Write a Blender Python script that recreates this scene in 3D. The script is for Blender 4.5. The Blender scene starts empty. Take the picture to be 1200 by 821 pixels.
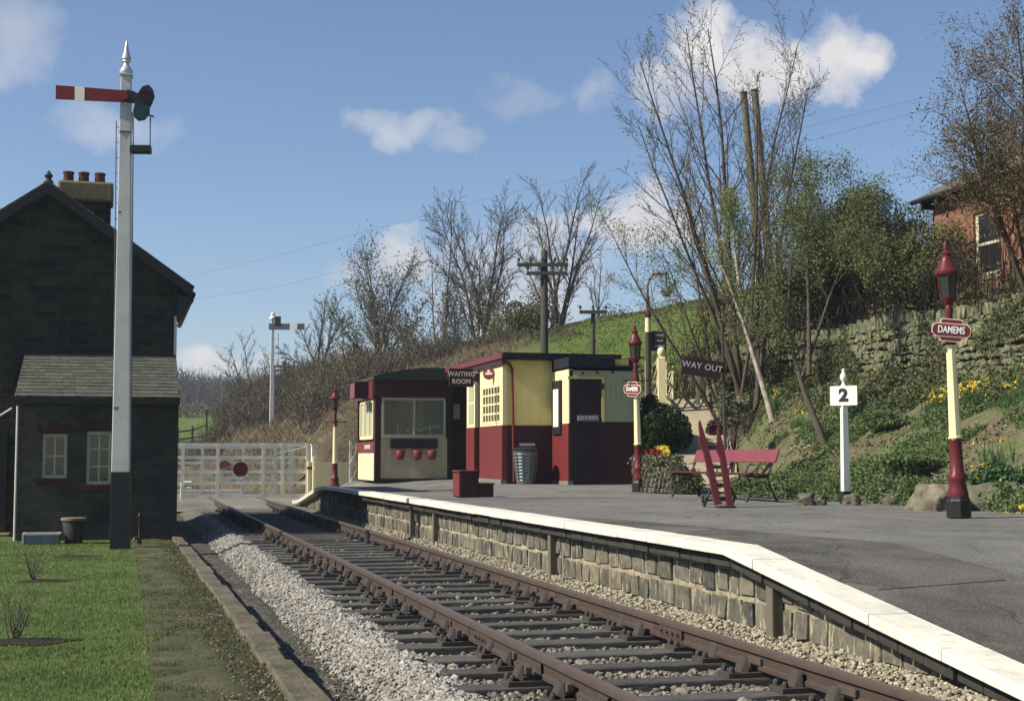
import bpy, math, random
import numpy as np
from mathutils import Vector, Matrix, Quaternion, noise as mnoise
random.seed(7); rng = np.random.default_rng(7)
C = bpy.context.scene.collection
V = Vector; PI = math.pi; R = math.radians
sc = bpy.context.scene
# ------------------------------------------------------------ camera model
F = 1667.0; CAMZ = 1.278; PITCH = math.atan(124/F); PSI = math.atan(456/F*math.cos(PITCH))
FW = V((math.sin(PSI)*math.cos(PITCH), math.cos(PSI)*math.cos(PITCH), math.sin(PITCH)))
RT = V((math.cos(PSI), -math.sin(PSI), 0)); UP = RT.cross(FW)
O = V((0, 0, CAMZ)); FH = V((math.sin(PSI), math.cos(PSI), 0))
def ray(px, py): return FW*F + RT*(px-600) + UP*(410.5-py)
def G(px, py, z): r = ray(px, py); return O + r*((z-CAMZ)/r.z)
def atX(px, py, X): r = ray(px, py); return O + r*(X/r.x)
def atY(px, py, Y): r = ray(px, py); return O + r*(Y/r.y)
def atD(px, py, D): r = ray(px, py); return O + r*(D/r.dot(FH))
# ------------------------------------------------------------ materials
MATS = {}
def nmat(name):
    m = bpy.data.materials.new(name); m.use_nodes = True
    nt = m.node_tree; b = nt.nodes['Principled BSDF']; MATS[name] = m
    return m, nt, b
def lnk(nt, a, b): nt.links.new(a, b)
def ramp(nt, fac, stops):
    r = nt.nodes.new('ShaderNodeValToRGB'); el = r.color_ramp.elements
    while len(el) < len(stops): el.new(0.5)
    for e, (p, c) in zip(el, stops): e.position = p; e.color = (*c, 1)
    lnk(nt, fac, r.inputs[0]); return r.outputs[0]
def mixc(nt, fac, a, b, mode='MIX'):
    m = nt.nodes.new('ShaderNodeMix'); m.data_type = 'RGBA'; m.blend_type = mode
    for s, v in ((m.inputs[0], fac), (m.inputs[6], a), (m.inputs[7], b)):
        if hasattr(v, 'is_linked') or hasattr(v, 'links'): lnk(nt, v, s)
        else: s.default_value = v if not isinstance(v, tuple) else (*v, 1)
    return m.outputs[2]
def noise(nt, scale, detail=6, rough=.6, coord='Object', dist=0, sc3=None):
    tc = nt.nodes.new('ShaderNodeTexCoord'); n = nt.nodes.new('ShaderNodeTexNoise')
    n.inputs['Scale'].default_value = scale; n.inputs['Detail'].default_value = detail
    n.inputs['Roughness'].default_value = rough; n.inputs['Distortion'].default_value = dist
    src = tc.outputs[coord]
    if sc3:
        mp = nt.nodes.new('ShaderNodeMapping'); mp.inputs['Scale'].default_value = sc3; lnk(nt, src, mp.inputs[0]); src = mp.outputs[0]
    lnk(nt, src, n.inputs[0]); return n.outputs[0]
def bump(nt, b, h, strength=.3, dist=.02):
    n = nt.nodes.new('ShaderNodeBump'); n.inputs['Strength'].default_value = strength; n.inputs['Distance'].default_value = dist
    lnk(nt, h, n.inputs['Height']); lnk(nt, n.outputs[0], b.inputs['Normal'])
def sm(c, k): return tuple(min(1, x*k) for x in c)
def paint(name, col, rough=.5, wear=.25, scale=6, bmp=.15, dirt=(.06,.055,.045), metallic=0):
    m, nt, b = nmat(name)
    n1 = noise(nt, scale, 8, .65); n2 = noise(nt, scale*7, 4, .6)
    c = mixc(nt, ramp(nt, n1, [(.3, (0,0,0)), (.75, (1,1,1))]), sm(col, 1-wear*.6), sm(col, 1+wear*.25))
    spots = ramp(nt, n2, [(.62, (0,0,0)), (.74, (1,1,1))])
    k = nt.nodes.new('ShaderNodeMath'); k.operation = 'MULTIPLY'; k.inputs[1].default_value = wear*.8
    lnk(nt, spots, k.inputs[0])
    c = mixc(nt, k.outputs[0], c, dirt)
    lnk(nt, c, b.inputs['Base Color']); b.inputs['Roughness'].default_value = rough
    dr_ = noise(nt, 1, 5, .7, sc3=(7, 7, .7)); kk_ = nt.nodes.new('ShaderNodeMath'); kk_.operation = 'MULTIPLY'; kk_.inputs[1].default_value = min(.75, wear*1.6)
    lnk(nt, ramp(nt, dr_, [(.54, (0,0,0)), (.72, (1,1,1))]), kk_.inputs[0]); c = mixc(nt, kk_.outputs[0], c, sm(col, .5)); lnk(nt, c, b.inputs['Base Color'])
    b.inputs['Specular IOR Level'].default_value = .25
    b.inputs['Metallic'].default_value = metallic
    bump(nt, b, n2, bmp, .01); return m
def island(name, cols, rough=.85, nscale=25, bmp=.4, spec=.15, dark=.6, coord='Object', transl=0):
    """random colour per loose piece (stones, leaves), plus fine noise"""
    m, nt, b = nmat(name)
    g = nt.nodes.new('ShaderNodeNewGeometry')
    stops = [(i/max(1, len(cols)-1)*.98+.01, c) for i, c in enumerate(cols)]
    c = ramp(nt, g.outputs['Random Per Island'], stops)
    n1 = noise(nt, nscale, 6, .65, coord)
    c = mixc(nt, ramp(nt, n1, [(.3, (dark,)*3), (.7, (1.15,)*3)]), (0,0,0), c) if False else mixc(nt, 1.0, c, ramp(nt, n1, [(.3, (dark,)*3), (.7, (1,1,1))]), 'MULTIPLY')
    lnk(nt, c, b.inputs['Base Color']); b.inputs['Roughness'].default_value = rough
    b.inputs['Specular IOR Level'].default_value = spec
    if bmp: bump(nt, b, n1, bmp, .02)
    if transl:
        t = nt.nodes.new('ShaderNodeBsdfTranslucent'); lnk(nt, c, t.inputs[0])
        mx = nt.nodes.new('ShaderNodeMixShader'); mx.inputs[0].default_value = transl
        out = nt.nodes['Material Output']; lnk(nt, b.outputs[0], mx.inputs[1]); lnk(nt, t.outputs[0], mx.inputs[2]); lnk(nt, mx.outputs[0], out.inputs[0])
    return m
def ground(name, cols, scale=1.5, fine=40, bmp=.6, rough=.95, stops=(.3,.5,.7)):
    m, nt, b = nmat(name)
    n1 = noise(nt, scale, 9, .65); n2 = noise(nt, fine, 5, .7)
    c = ramp(nt, n1, list(zip(stops, cols)))
    c = mixc(nt, 1.0, c, ramp(nt, n2, [(.25, (.45,)*3), (.75, (1.25,)*3)]), 'MULTIPLY')
    lnk(nt, c, b.inputs['Base Color']); b.inputs['Roughness'].default_value = rough
    b.inputs['Specular IOR Level'].default_value = .1
    bump(nt, b, n2, bmp, .03); return m
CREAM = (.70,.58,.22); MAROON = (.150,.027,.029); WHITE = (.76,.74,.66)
m_cream = paint('cream_paint', CREAM, .55, .25, 2.5)
m_cream_post = paint('cream_post_paint', (.76,.69,.40), .5, .12, 4)
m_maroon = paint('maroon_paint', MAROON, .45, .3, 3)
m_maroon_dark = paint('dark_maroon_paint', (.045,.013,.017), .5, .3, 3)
m_lamp_red = paint('lamp_red_paint', (.110,.019,.023), .35, .2, 8)
m_pink = paint('bench_red_paint', (.19,.048,.060), .45, .2, 6)
m_white = paint('white_paint', WHITE, .5, .3, 4)
m_white_soft = paint('offwhite_paint', (.56,.56,.53), .55, .3, 3)
m_gate = paint('gate_white_paint', (.84,.82,.68), .5, .3, 4)
m_gate_far = paint('far_gate_paint', (.66,.66,.56), .5, .3, 4)
m_black = paint('black_paint', (.018,.019,.02), .45, .2, 5)
m_iron = paint('dark_iron', (.028,.03,.03), .5, .3, 8)
m_sigred = paint('signal_red', (.15,.018,.023), .4, .2, 4)
m_ladder = paint('ladder_iron', (.08,.10,.13), .5, .2, 8)
m_finial = paint('finial_silver', (.6,.6,.58), .3, .15, 10, metallic=.4)
m_zinc = paint('galvanised_metal', (.17,.20,.21), .4, .4, 10, .3, metallic=.5)
m_rail = paint('rail_rust', (.068,.049,.039), .6, .35, 5, .3, (.05,.03,.025))
m_railtop = paint('rail_running_face', (.115,.085,.070), .45, .2, 12, .1, (.08,.05,.035))
m_chair = paint('rail_chair_iron', (.055,.048,.042), .7, .4, 20, .4)
m_key = paint('oak_key', (.085,.065,.05), .8, .3, 20, .4)
m_telegraph = paint('telegraph_timber', (.055,.050,.042), .8, .4, 3, .3)
m_tele_near = paint('weathered_pole_timber', (.13,.115,.085), .8, .4, 3, .3)
m_felt = paint('roofing_felt', (.012,.014,.02), .8, .3, 3)
m_notice = paint('notice_paper', (.72,.70,.66), .6, .1, 20)
m_rope = paint('grey_render', (.17,.18,.155), .9, .4, 3, .3)
m_hutlow = paint('hut_fawn_paint', (.62,.54,.35), .6, .3, 3, .2)
m_plank = paint('sage_boarding', (.40,.41,.25), .6, .25, 3, .2)
m_pot = paint('red_bucket_paint', (.20,.036,.038), .4, .15, 8)
m_potclay = paint('chimney_clay', (.10,.045,.035), .8, .4, 6, .3)
m_capstone = paint('chimney_cap_stone', (.20,.165,.095), .9, .4, 6, .6)
m_lintel = paint('red_sandstone_trim', (.050,.022,.022), .8, .3, 6, .3)
m_winpaint = paint('window_sash_paint', (.50,.48,.34), .5, .2, 8)
m_barrel = paint('dark_bin_paint', (.03,.028,.028), .6, .3, 8)
m_barrow = paint('barrow_red_paint', (.105,.022,.026), .45, .25, 8)
m_gray = paint('tarmac_dark', (.075,.075,.07), .9, .3, 2, .5)
m_text_cream = paint('lettering_cream', (.75,.62,.52), .5, .05, 20)
m_text_black = paint('lettering_black', (.02,.02,.02), .5, .05, 20)
m_text_white = paint('lettering_white', (.8,.78,.74), .5, .05, 20)
m_text_faded = paint('lettering_faded', (.40,.34,.33), .5, .15, 20)
m_curtain = paint('net_curtain', (.36,.38,.26), .9, .2, 10)
m_bark = paint('grey_bark', (.085,.070,.055), .9, .5, 4, .6)
m_twig = paint('twig_bark', (.11,.085,.068), .9, .4, 8, 0)
m_twig_far = paint('far_twig_bark', (.098,.084,.074), .9, .4, 3, 0)
m_twig_red = paint('reddish_twig_bark', (.16,.085,.05), .9, .4, 8, 0)
m_heather = island('heather_purple', [(.09,.03,.06),(.16,.06,.10),(.07,.06,.04)], transl=.2)
m_slate = None
def glass():
    m, nt, b = nmat('dark_window_glass')
    b.inputs['Base Color'].default_value = (.012,.014,.016,1); b.inputs['Roughness'].default_value = .06
    b.inputs['Specular IOR Level'].default_value = .9
    bump(nt, b, noise(nt, 3, 2), .02, .02); return m
m_glass = glass()
def lampglass():
    m, nt, b = nmat('lantern_glass'); b.inputs['Base Color'].default_value = (.035,.05,.045,1)
    b.inputs['Roughness'].default_value = .1; b.inputs['Alpha'].default_value = .7; return m
m_lglass = lampglass()
def lens(name, c):
    m, nt, b = nmat(name); b.inputs['Base Color'].default_value = (*c, 1); b.inputs['Roughness'].default_value = .1
    b.inputs['Specular IOR Level'].default_value = .3; return m
m_lens = lens('green_signal_lens', (.01,.045,.035)); m_lens2 = lens('red_signal_lens', (.02,.003,.006))
def bricky(name, c1, c2, mort, sx, bw, bh, ms=.015, rough=.9, bmp=.6, axis='XZ', rampn=None):
    m, nt, b = nmat(name)
    tc = nt.nodes.new('ShaderNodeTexCoord'); sep = nt.nodes.new('ShaderNodeSeparateXYZ'); cmb = nt.nodes.new('ShaderNodeCombineXYZ')
    lnk(nt, tc.outputs['Object'], sep.inputs[0])
    if axis == 'XZ': lnk(nt, sep.outputs[0], cmb.inputs[0])
    elif axis == 'YZ': lnk(nt, sep.outputs[1], cmb.inputs[0])
    else:
        ad = nt.nodes.new('ShaderNodeMath'); lnk(nt, sep.outputs[0], ad.inputs[0]); lnk(nt, sep.outputs[1], ad.inputs[1]); lnk(nt, ad.outputs[0], cmb.inputs[0])
    lnk(nt, sep.outputs[2], cmb.inputs[1])
    t = nt.nodes.new('ShaderNodeTexBrick'); t.inputs['Scale'].default_value = sx
    t.inputs['Color1'].default_value = (*c1, 1); t.inputs['Color2'].default_value = (*c2, 1); t.inputs['Mortar'].default_value = (*mort, 1)
    t.inputs['Mortar Size'].default_value = ms; t.inputs['Brick Width'].default_value = bw; t.inputs['Row Height'].default_value = bh
    t.inputs['Bias'].default_value = 0; t.inputs['Mortar Smooth'].default_value = .3
    # wobble so courses are not ruler straight
    nn = nt.nodes.new('ShaderNodeTexNoise'); nn.inputs['Scale'].default_value = 3; nn.inputs['Detail'].default_value = 4
    lnk(nt, tc.outputs['Object'], nn.inputs[0])
    vm = nt.nodes.new('ShaderNodeVectorMath'); vm.operation = 'MULTIPLY_ADD'; vm.inputs[1].default_value = (.05,.05,.05)
    lnk(nt, nn.outputs[1], vm.inputs[0]); lnk(nt, cmb.outputs[0], vm.inputs[2]); lnk(nt, vm.outputs[0], t.inputs[0])
    n1 = noise(nt, 1.2, 8, .7); n2 = noise(nt, 30, 4)
    c = mixc(nt, 1.0, t.outputs[0], ramp(nt, n1, [(.3, (.45,)*3), (.7, (1.3,)*3)]), 'MULTIPLY')
    c = mixc(nt, 1.0, c, ramp(nt, n2, [(.3, (.6,)*3), (.7, (1.2,)*3)]), 'MULTIPLY')
    lnk(nt, c, b.inputs['Base Color']); b.inputs['Roughness'].default_value = rough; b.inputs['Specular IOR Level'].default_value = .2
    inv = nt.nodes.new('ShaderNodeMath'); inv.operation = 'MULTIPLY_ADD'; inv.inputs[1].default_value = -1; inv.inputs[2].default_value = 1
    lnk(nt, t.outputs[1], inv.inputs[0])
    ad2 = nt.nodes.new('ShaderNodeMath'); ad2.operation = 'MULTIPLY_ADD'; ad2.inputs[1].default_value = .5; lnk(nt, n2, ad2.inputs[0]); lnk(nt, inv.outputs[0], ad2.inputs[2])
    bump(nt, b, ad2.outputs[0], bmp, .02)
    return m
m_soot = bricky('sooty_stone_wall', (.050,.050,.036), (.018,.021,.017), (.055,.054,.042), 1, .42, .17, .014, axis='XY')
m_soot2 = bricky('leanto_stone_wall', (.075,.072,.056), (.045,.046,.038), (.07,.067,.055), 1, .32, .13, .012, axis='XY')
m_slate = bricky('stone_slate_roof', (.13,.135,.115), (.095,.10,.09), (.035,.035,.035), 1, .30, .145, .012, axis='XY', bmp=.8)
m_slate2 = bricky('hill_house_slates', (.17,.17,.14), (.13,.13,.115), (.05,.05,.05), 1, .30, .12, .012, axis='XY', bmp=.8)
m_brick = bricky('orange_brick', (.31,.135,.075), (.21,.08,.05), (.20,.165,.12), 1, .225, .075, .010, axis='XY')
m_fields = None
m_stone = island('platform_wall_stone', [(.115,.112,.09),(.19,.175,.135),(.085,.088,.075),(.22,.20,.145),(.14,.135,.108)], .9, 9, .8, dark=.45)
def streak():
    nt = m_stone.node_tree; b = nt.nodes['Principled BSDF']; src = b.inputs['Base Color'].links[0].from_socket
    n = noise(nt, 1, 6, .7, sc3=(9, 16, 4)); c = mixc(nt, ramp(nt, n, [(.56, (0,0,0)), (.66, (.75,)*3)]), src, (.48,.42,.30)); lnk(nt, c, b.inputs['Base Color'])
streak()
m_mortar = ground('pale_mortar', [(.14,.12,.085),(.33,.285,.20),(.48,.42,.30)], 5, 30, .5)
m_drystone = island('dry_stone', [(0.140,0.168,0.091),(0.238,0.245,0.140),(0.105,0.119,0.077),(0.294,0.280,0.175),(0.168,0.196,0.098),(0.210,0.203,0.147)], .95, 8, .9, dark=.35)
m_rock = island('boulder_stone', [(.19,.18,.13),(.13,.13,.10),(.24,.215,.155)], .95, 5, 1.0, dark=.3)
m_ballast = island('clean_ballast', [(0.288,0.277,0.238),(0.396,0.374,0.324),(0.202,0.194,0.173),(0.338,0.317,0.266),(0.461,0.439,0.389)], .9, 30, 0, dark=.75)
m_ballast2 = island('dirty_ballast', [(.20,.185,.145),(.13,.12,.10),(.27,.25,.19),(.09,.085,.075),(.34,.31,.24)], .9, 30, 0, dark=.75)
m_gravel = island('tan_gravel', [(0.374,0.341,0.248),(0.264,0.242,0.176),(0.473,0.429,0.319),(0.198,0.182,0.138)], .9, 30, 0, dark=.75)
def sleeper_mat():
    m, nt, b = nmat('creosoted_sleeper')
    n1 = noise(nt, 3, 8, .7, sc3=(1, 8, 8)); n2 = noise(nt, 30, 4, .6, sc3=(.3, 3, 3))
    oi = nt.nodes.new('ShaderNodeObjectInfo')
    c = ramp(nt, n1, [(.3, (.030,.030,.030)), (.5, (.075,.073,.065)), (.72, (.15,.14,.115))])
    c = mixc(nt, 1.0, c, ramp(nt, n2, [(.35, (.5,)*3), (.65, (1.3,)*3)]), 'MULTIPLY')
    c = mixc(nt, 1.0, c, ramp(nt, oi.outputs['Random'], [(0, (.7,)*3), (1, (1.3,)*3)]), 'MULTIPLY')
    lnk(nt, c, b.inputs['Base Color']); b.inputs['Roughness'].default_value = .85; bump(nt, b, n2, .7, .02); return m
m_sleeper = sleeper_mat()
m_cess = ground('cess_ash', [(.05,.05,.045),(.095,.09,.078),(.16,.15,.12)], 2.5, 35, .8)
m_bed = ground('ballast_bed', [(.10,.095,.08),(.16,.15,.12),(.22,.20,.16)], 3, 45, .9)
m_lawn = ground('lawn_turf', [(.075,.115,.035),(.105,.155,.045),(.15,.185,.065)], .9, 60, .8)
m_verge = ground('mossy_soil', [(.075,.075,.042),(.105,.115,.055),(.165,.155,.10)], 3.2, 40, .9)
m_tarmac = ground('platform_tarmac', [(.165,.163,.150),(.21,.208,.19),(.255,.25,.228)], .5, 45, .8)
m_patch = ground('darker_tarmac', [(.115,.112,.10),(.155,.15,.132),(.19,.184,.162)], .8, 45, .8)
def stain(m, amt):
    nt = m.node_tree; b = nt.nodes['Principled BSDF']; src = b.inputs['Base Color'].links[0].from_socket
    n = noise(nt, .9, 8, .72, dist=1.2); c = mixc(nt, 1.0, src, ramp(nt, n, [(.38, (amt,)*3), (.5, (1,1,1)), (.66, (1.12,)*3)]), 'MULTIPLY')
    n2 = noise(nt, 7, 6, .7); c = mixc(nt, ramp(nt, n2, [(.66, (0,0,0)), (.72, (.5,)*3)]), c, (.26,.24,.19))
    tc = nt.nodes.new('ShaderNodeTexCoord'); v = nt.nodes.new('ShaderNodeTexVoronoi'); v.feature = 'DISTANCE_TO_EDGE'; v.inputs['Scale'].default_value = .55
    nn = nt.nodes.new('ShaderNodeTexNoise'); nn.inputs['Scale'].default_value = 2.5; nn.inputs['Detail'].default_value = 6
    lnk(nt, tc.outputs['Object'], nn.inputs[0]); vm = nt.nodes.new('ShaderNodeVectorMath'); vm.operation = 'MULTIPLY_ADD'; vm.inputs[1].default_value = (.5,.5,.5); lnk(nt, nn.outputs['Color'], vm.inputs[0]); lnk(nt, tc.outputs['Object'], vm.inputs[2]); lnk(nt, vm.outputs[0], v.inputs[0])
    cr = ramp(nt, v.outputs['Distance'], [(.0, (.35,)*3), (.012, (1,1,1))]); c = mixc(nt, ramp(nt, noise(nt, .35, 3), [(.45, (0,0,0)), (.55, (1,1,1))]), c, mixc(nt, 1.0, c, cr, 'MULTIPLY')); lnk(nt, c, b.inputs['Base Color'])
stain(m_tarmac, .80); stain(m_patch, .72)
m_road = ground('crossing_road', [(.15,.145,.125),(.22,.21,.18),(.30,.28,.24)], .8, 30, .4)
m_path = ground('sandy_path', [(.30,.26,.18),(.40,.345,.24),(.48,.42,.30)], 1.2, 40, .4)
m_hill = None
def hillmat():
    m, nt, b = nmat('hillside_ground')
    tc = nt.nodes.new('ShaderNodeTexCoord')
    at = nt.nodes.new('ShaderNodeAttribute'); at.attribute_name = 'zone'
    sep = nt.nodes.new('ShaderNodeSeparateXYZ'); lnk(nt, at.outputs['Vector'], sep.inputs[0])
    n1 = noise(nt, .35, 9, .65); n2 = noise(nt, 6, 6, .7)
    field = ramp(nt, n1, [(.35, (.080,.125,.030)), (.5, (.115,.165,.040)), (.62, (.10,.13,.045)), (.75, (.16,.18,.065))])
    scrub = ramp(nt, noise(nt, .9, 9, .7), [(.3, (.060,.050,.032)), (.5, (.115,.095,.062)), (.72, (.17,.145,.095))])
    bank = ramp(nt, noise(nt, 1.6, 9, .7), [(.3, (.07,.11,.04)), (.46, (.16,.135,.090)), (.58, (.105,.15,.055)), (.75, (.20,.17,.115))])
    c = mixc(nt, sep.outputs[0], field, scrub); c = mixc(nt, sep.outputs[1], c, bank)
    c = mixc(nt, 1.0, c, ramp(nt, n2, [(.3, (.55,)*3), (.7, (1.2,)*3)]), 'MULTIPLY')
    lnk(nt, c, b.inputs['Base Color']); b.inputs['Roughness'].default_value = 1; b.inputs['Specular IOR Level'].default_value = .05
    bump(nt, b, n2, .8, .1); return m
m_hill = hillmat()
G_BLADE = [(.115,.185,.045),(.150,.255,.060),(.22,.27,.095),(.13,.20,.058),(.25,.26,.12)]
m_blade = island('grass_blades', G_BLADE, .8, 1.1, 0, dark=.55, transl=.25)
m_blade2 = island('verge_moss_blades', [(.10,.10,.05),(.13,.12,.07),(.08,.10,.04)], .9, 3, 0, dark=.8, transl=.2)
m_fieldtuft = island('field_tufts', [(0.098,0.149,0.040),(0.138,0.178,0.052),(0.075,0.115,0.032),(0.161,0.172,0.069)], .9, 1, 0, dark=.8, transl=.25)
m_leaf = island('spring_leaves', [(0.130,0.163,0.058),(0.195,0.221,0.085),(0.104,0.124,0.046)], .8, 4, 0, dark=.75, transl=.3)
m_budbrown = island('brown_buds', [(0.132,0.126,0.066),(0.180,0.156,0.078),(0.108,0.120,0.054),(0.156,0.114,0.066)], .85, 4, 0, dark=.75, transl=.2)
m_leafpale = island('pale_bud_leaves', [(0.213,0.250,0.094),(0.288,0.312,0.125),(0.163,0.188,0.075)], .8, 4, 0, dark=.8, transl=.3)
m_leafdark = island('dark_evergreen_leaves', [(0.024,0.050,0.019),(0.042,0.078,0.026),(0.018,0.036,0.017)], .7, 4, 0, dark=.7, transl=.1)
m_leafbush = island('hedge_leaves', [(0.101,0.121,0.051),(0.149,0.162,0.068),(0.081,0.095,0.046),(0.189,0.176,0.088)], .8, 3, 0, dark=.7, transl=.2)
m_cover = island('rockery_greens', [(0.085,0.156,0.046),(0.130,0.215,0.065),(0.169,0.234,0.098),(0.091,0.137,0.058),(0.221,0.234,0.117)], .85, 2, 0, dark=.6, transl=.2)
m_covergrey = island('rockery_greyish', [(0.188,0.206,0.112),(0.275,0.281,0.163),(0.150,0.156,0.100)], .85, 3, 0, dark=.6, transl=.2)
m_daffleaf = island('daffodil_leaves', [(.05,.11,.04),(.08,.15,.06),(.04,.085,.035)], .7, 4, 0, dark=.8, transl=.2)
m_daffodil = island('daffodil_petals', [(.72,.52,.06),(.80,.62,.10),(.66,.44,.05)], .6, 10, 0, dark=.9, transl=.2)
m_pale = island('pale_blossom', [(.62,.60,.40),(.7,.66,.5),(.5,.5,.3)], .7, 10, 0, dark=.9)
m_redfl = island('red_blossom', [(.30,.05,.045),(.22,.06,.05)], .7, 10, 0, dark=.9)
m_bramble = island('dead_bramble', [(.15,.12,.08),(.22,.18,.12),(.10,.075,.05),(.12,.12,.06)], .9, 2, 0, dark=.7)
m_birch = paint('birch_bark', (.42,.38,.30), .8, .9, 5, .4, (.05,.045,.04))
m_soil = ground('dug_soil', [(.025,.022,.017),(.04,.035,.027),(.06,.05,.038)], 4, 40, .9)
# ------------------------------------------------------------ mesh builder
class MB:
    def __init__(s): s.v = []; s.f = []; s.smooth = False
    def add(s, vs, fs):
        o = len(s.v); s.v.extend([tuple(p) for p in vs]); s.f.extend([tuple(i+o for i in f) for f in fs]); return s
    def box(s, c, size, rot=None, jit=0):
        hx, hy, hz = (d/2 for d in size); vs = []
        for x in (-hx, hx):
            for y in (-hy, hy):
                for z in (-hz, hz):
                    p = V((x, y, z))
                    if jit: p += V([random.uniform(-jit, jit) for _ in range(3)])
                    if rot is not None: p = rot @ p
                    vs.append(p + V(c))
        return s.add(vs, [(0,1,3,2),(4,6,7,5),(0,4,5,1),(2,3,7,6),(0,2,6,4),(1,5,7,3)])
    def b2(s, x0, x1, y0, y1, z0, z1, jit=0):
        return s.box(((x0+x1)/2, (y0+y1)/2, (z0+z1)/2), (abs(x1-x0), abs(y1-y0), abs(z1-z0)), None, jit)
    def bar(s, p0, p1, w, t, up=V((0,0,1))):
        p0, p1 = V(p0), V(p1); d = p1-p0; L = d.length; d.normalize()
        side = d.cross(up)
        if side.length < 1e-4: side = d.cross(V((1,0,0)))
        side.normalize(); u2 = side.cross(d)
        M = Matrix((side, d, u2)).transposed()
        return s.box((p0+p1)/2, (w, L, t), M)
    def tube(s, pts, rad, n=8, cap=True):
        pts = [V(p) for p in pts]
        if not hasattr(rad, '__len__'): rad = [rad]*len(pts)
        o = len(s.v); ref = None
        for i, p in enumerate(pts):
            d = (pts[min(i+1, len(pts)-1)]-pts[max(i-1, 0)]).normalized()
            if ref is None: ref = V((0,0,1)) if abs(d.z) < .9 else V((1,0,0))
            a = d.cross(ref); a.normalize(); b = d.cross(a); ref = -b if False else ref
            for k in range(n):
                t = 2*PI*k/n; q = p + (a*math.cos(t)+b*math.sin(t))*rad[i]; s.v.append((q.x, q.y, q.z))
        for i in range(len(pts)-1):
            for k in range(n):
                k2 = (k+1) % n; s.f.append((o+i*n+k, o+i*n+k2, o+(i+1)*n+k2, o+(i+1)*n+k))
        if cap: s.f.append(tuple(o+k for k in range(n))[::-1]); e = o+(len(pts)-1)*n; s.f.append(tuple(e+k for k in range(n)))
        return s
    def lathe(s, prof, c=(0,0,0), n=16, ph=0):
        o = len(s.v); cx, cy, cz = c
        for r, z in prof:
            for k in range(n): t = 2*PI*k/n+ph; s.v.append((cx+r*math.cos(t), cy+r*math.sin(t), cz+z))
        for i in range(len(prof)-1):
            for k in range(n): k2 = (k+1) % n; s.f.append((o+i*n+k, o+i*n+k2, o+(i+1)*n+k2, o+(i+1)*n+k))
        s.f.append(tuple(o+k for k in range(n))[::-1]); e = o+(len(prof)-1)*n; s.f.append(tuple(e+k for k in range(n)))
        return s
    def prism(s, poly, base, ux, uy, un, t):
        """2D polygon extruded t along un"""
        base, ux, uy, un = V(base), V(ux), V(uy), V(un); n = len(poly)
        a = [base+ux*x+uy*y for x, y in poly]; b = [p+un*t for p in a]
        return s.add(a+b, [tuple(range(n))[::-1], tuple(range(n, 2*n))] + [(i, (i+1) % n, n+(i+1) % n, n+i) for i in range(n)])
    def quad(s, a, b, c, d): return s.add([a, b, c, d], [(0,1,2,3)])
def link_mesh(name, me, mat, parent=None):
    if mat is not None: me.materials.append(mat)
    o = bpy.data.objects.new(name, me); C.objects.link(o)
    if parent is not None: o.parent = parent
    return o
def build(name, mb, mat, parent=None, bev=0, smooth=None, origin=None, world=False):
    me = bpy.data.meshes.new(name); vs = mb.v
    if world and parent is not None:
        l = parent.location; vs = [(x-l.x, y-l.y, z-l.z) for x, y, z in vs]
    if origin is not None: vs = [(x-origin[0], y-origin[1], z-origin[2]) for x, y, z in vs]
    me.from_pydata(vs, [], mb.f); me.update()
    import bmesh
    if len(mb.f) < 30000:
        bm = bmesh.new(); bm.from_mesh(me); bmesh.ops.recalc_face_normals(bm, faces=bm.faces[:]); bm.to_mesh(me); bm.free()
    if smooth:
        me.polygons.foreach_set('use_smooth', [True]*len(me.polygons)); me.set_sharp_from_angle(angle=R(smooth))
    o = link_mesh(name, me, mat, parent)
    if origin is not None: o.location = origin
    if bev:
        b = o.modifiers.new('bevel', 'BEVEL'); b.width = bev; b.segments = 2; b.limit_method = 'ANGLE'; b.angle_limit = R(35)
    return o
def npmesh(name, verts, faces, mat, parent=None, smooth=False, world=False):
    """verts (n,3), faces (m,k) numpy"""
    me = bpy.data.meshes.new(name); verts = np.asarray(verts, np.float32).copy()
    if world and parent is not None: verts -= np.array(parent.location, np.float32)
    faces = np.asarray(faces, np.int32); m, k = faces.shape
    me.vertices.add(len(verts)); me.vertices.foreach_set('co', verts.ravel())
    me.loops.add(m*k); me.loops.foreach_set('vertex_index', faces.ravel())
    me.polygons.add(m); me.polygons.foreach_set('loop_start', np.arange(0, m*k, k, dtype=np.int32))
    me.polygons.foreach_set('use_smooth', np.full(m, smooth)); me.update(calc_edges=True); me.validate()
    return link_mesh(name, me, mat, parent)
def tag(o, label=None, cat=None, group=None, kind=None):
    if label: o['label'] = label
    if cat: o['category'] = cat
    if group: o['group'] = group
    if kind: o['kind'] = kind
    return o
def thing(name, label, cat, loc=(0,0,0), rz=0, group=None):
    o = bpy.data.objects.new(name, None); C.objects.link(o); o.empty_display_size = .2
    o.location = loc; o.rotation_euler = (0, 0, rz); return tag(o, label, cat, group)
def copy_tree(o, parent=None):
    c = o.copy(); C.objects.link(c); c.parent = parent
    for ch in [x for x in bpy.data.objects if x.parent == o]: copy_tree(ch, c)
    return c
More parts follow.
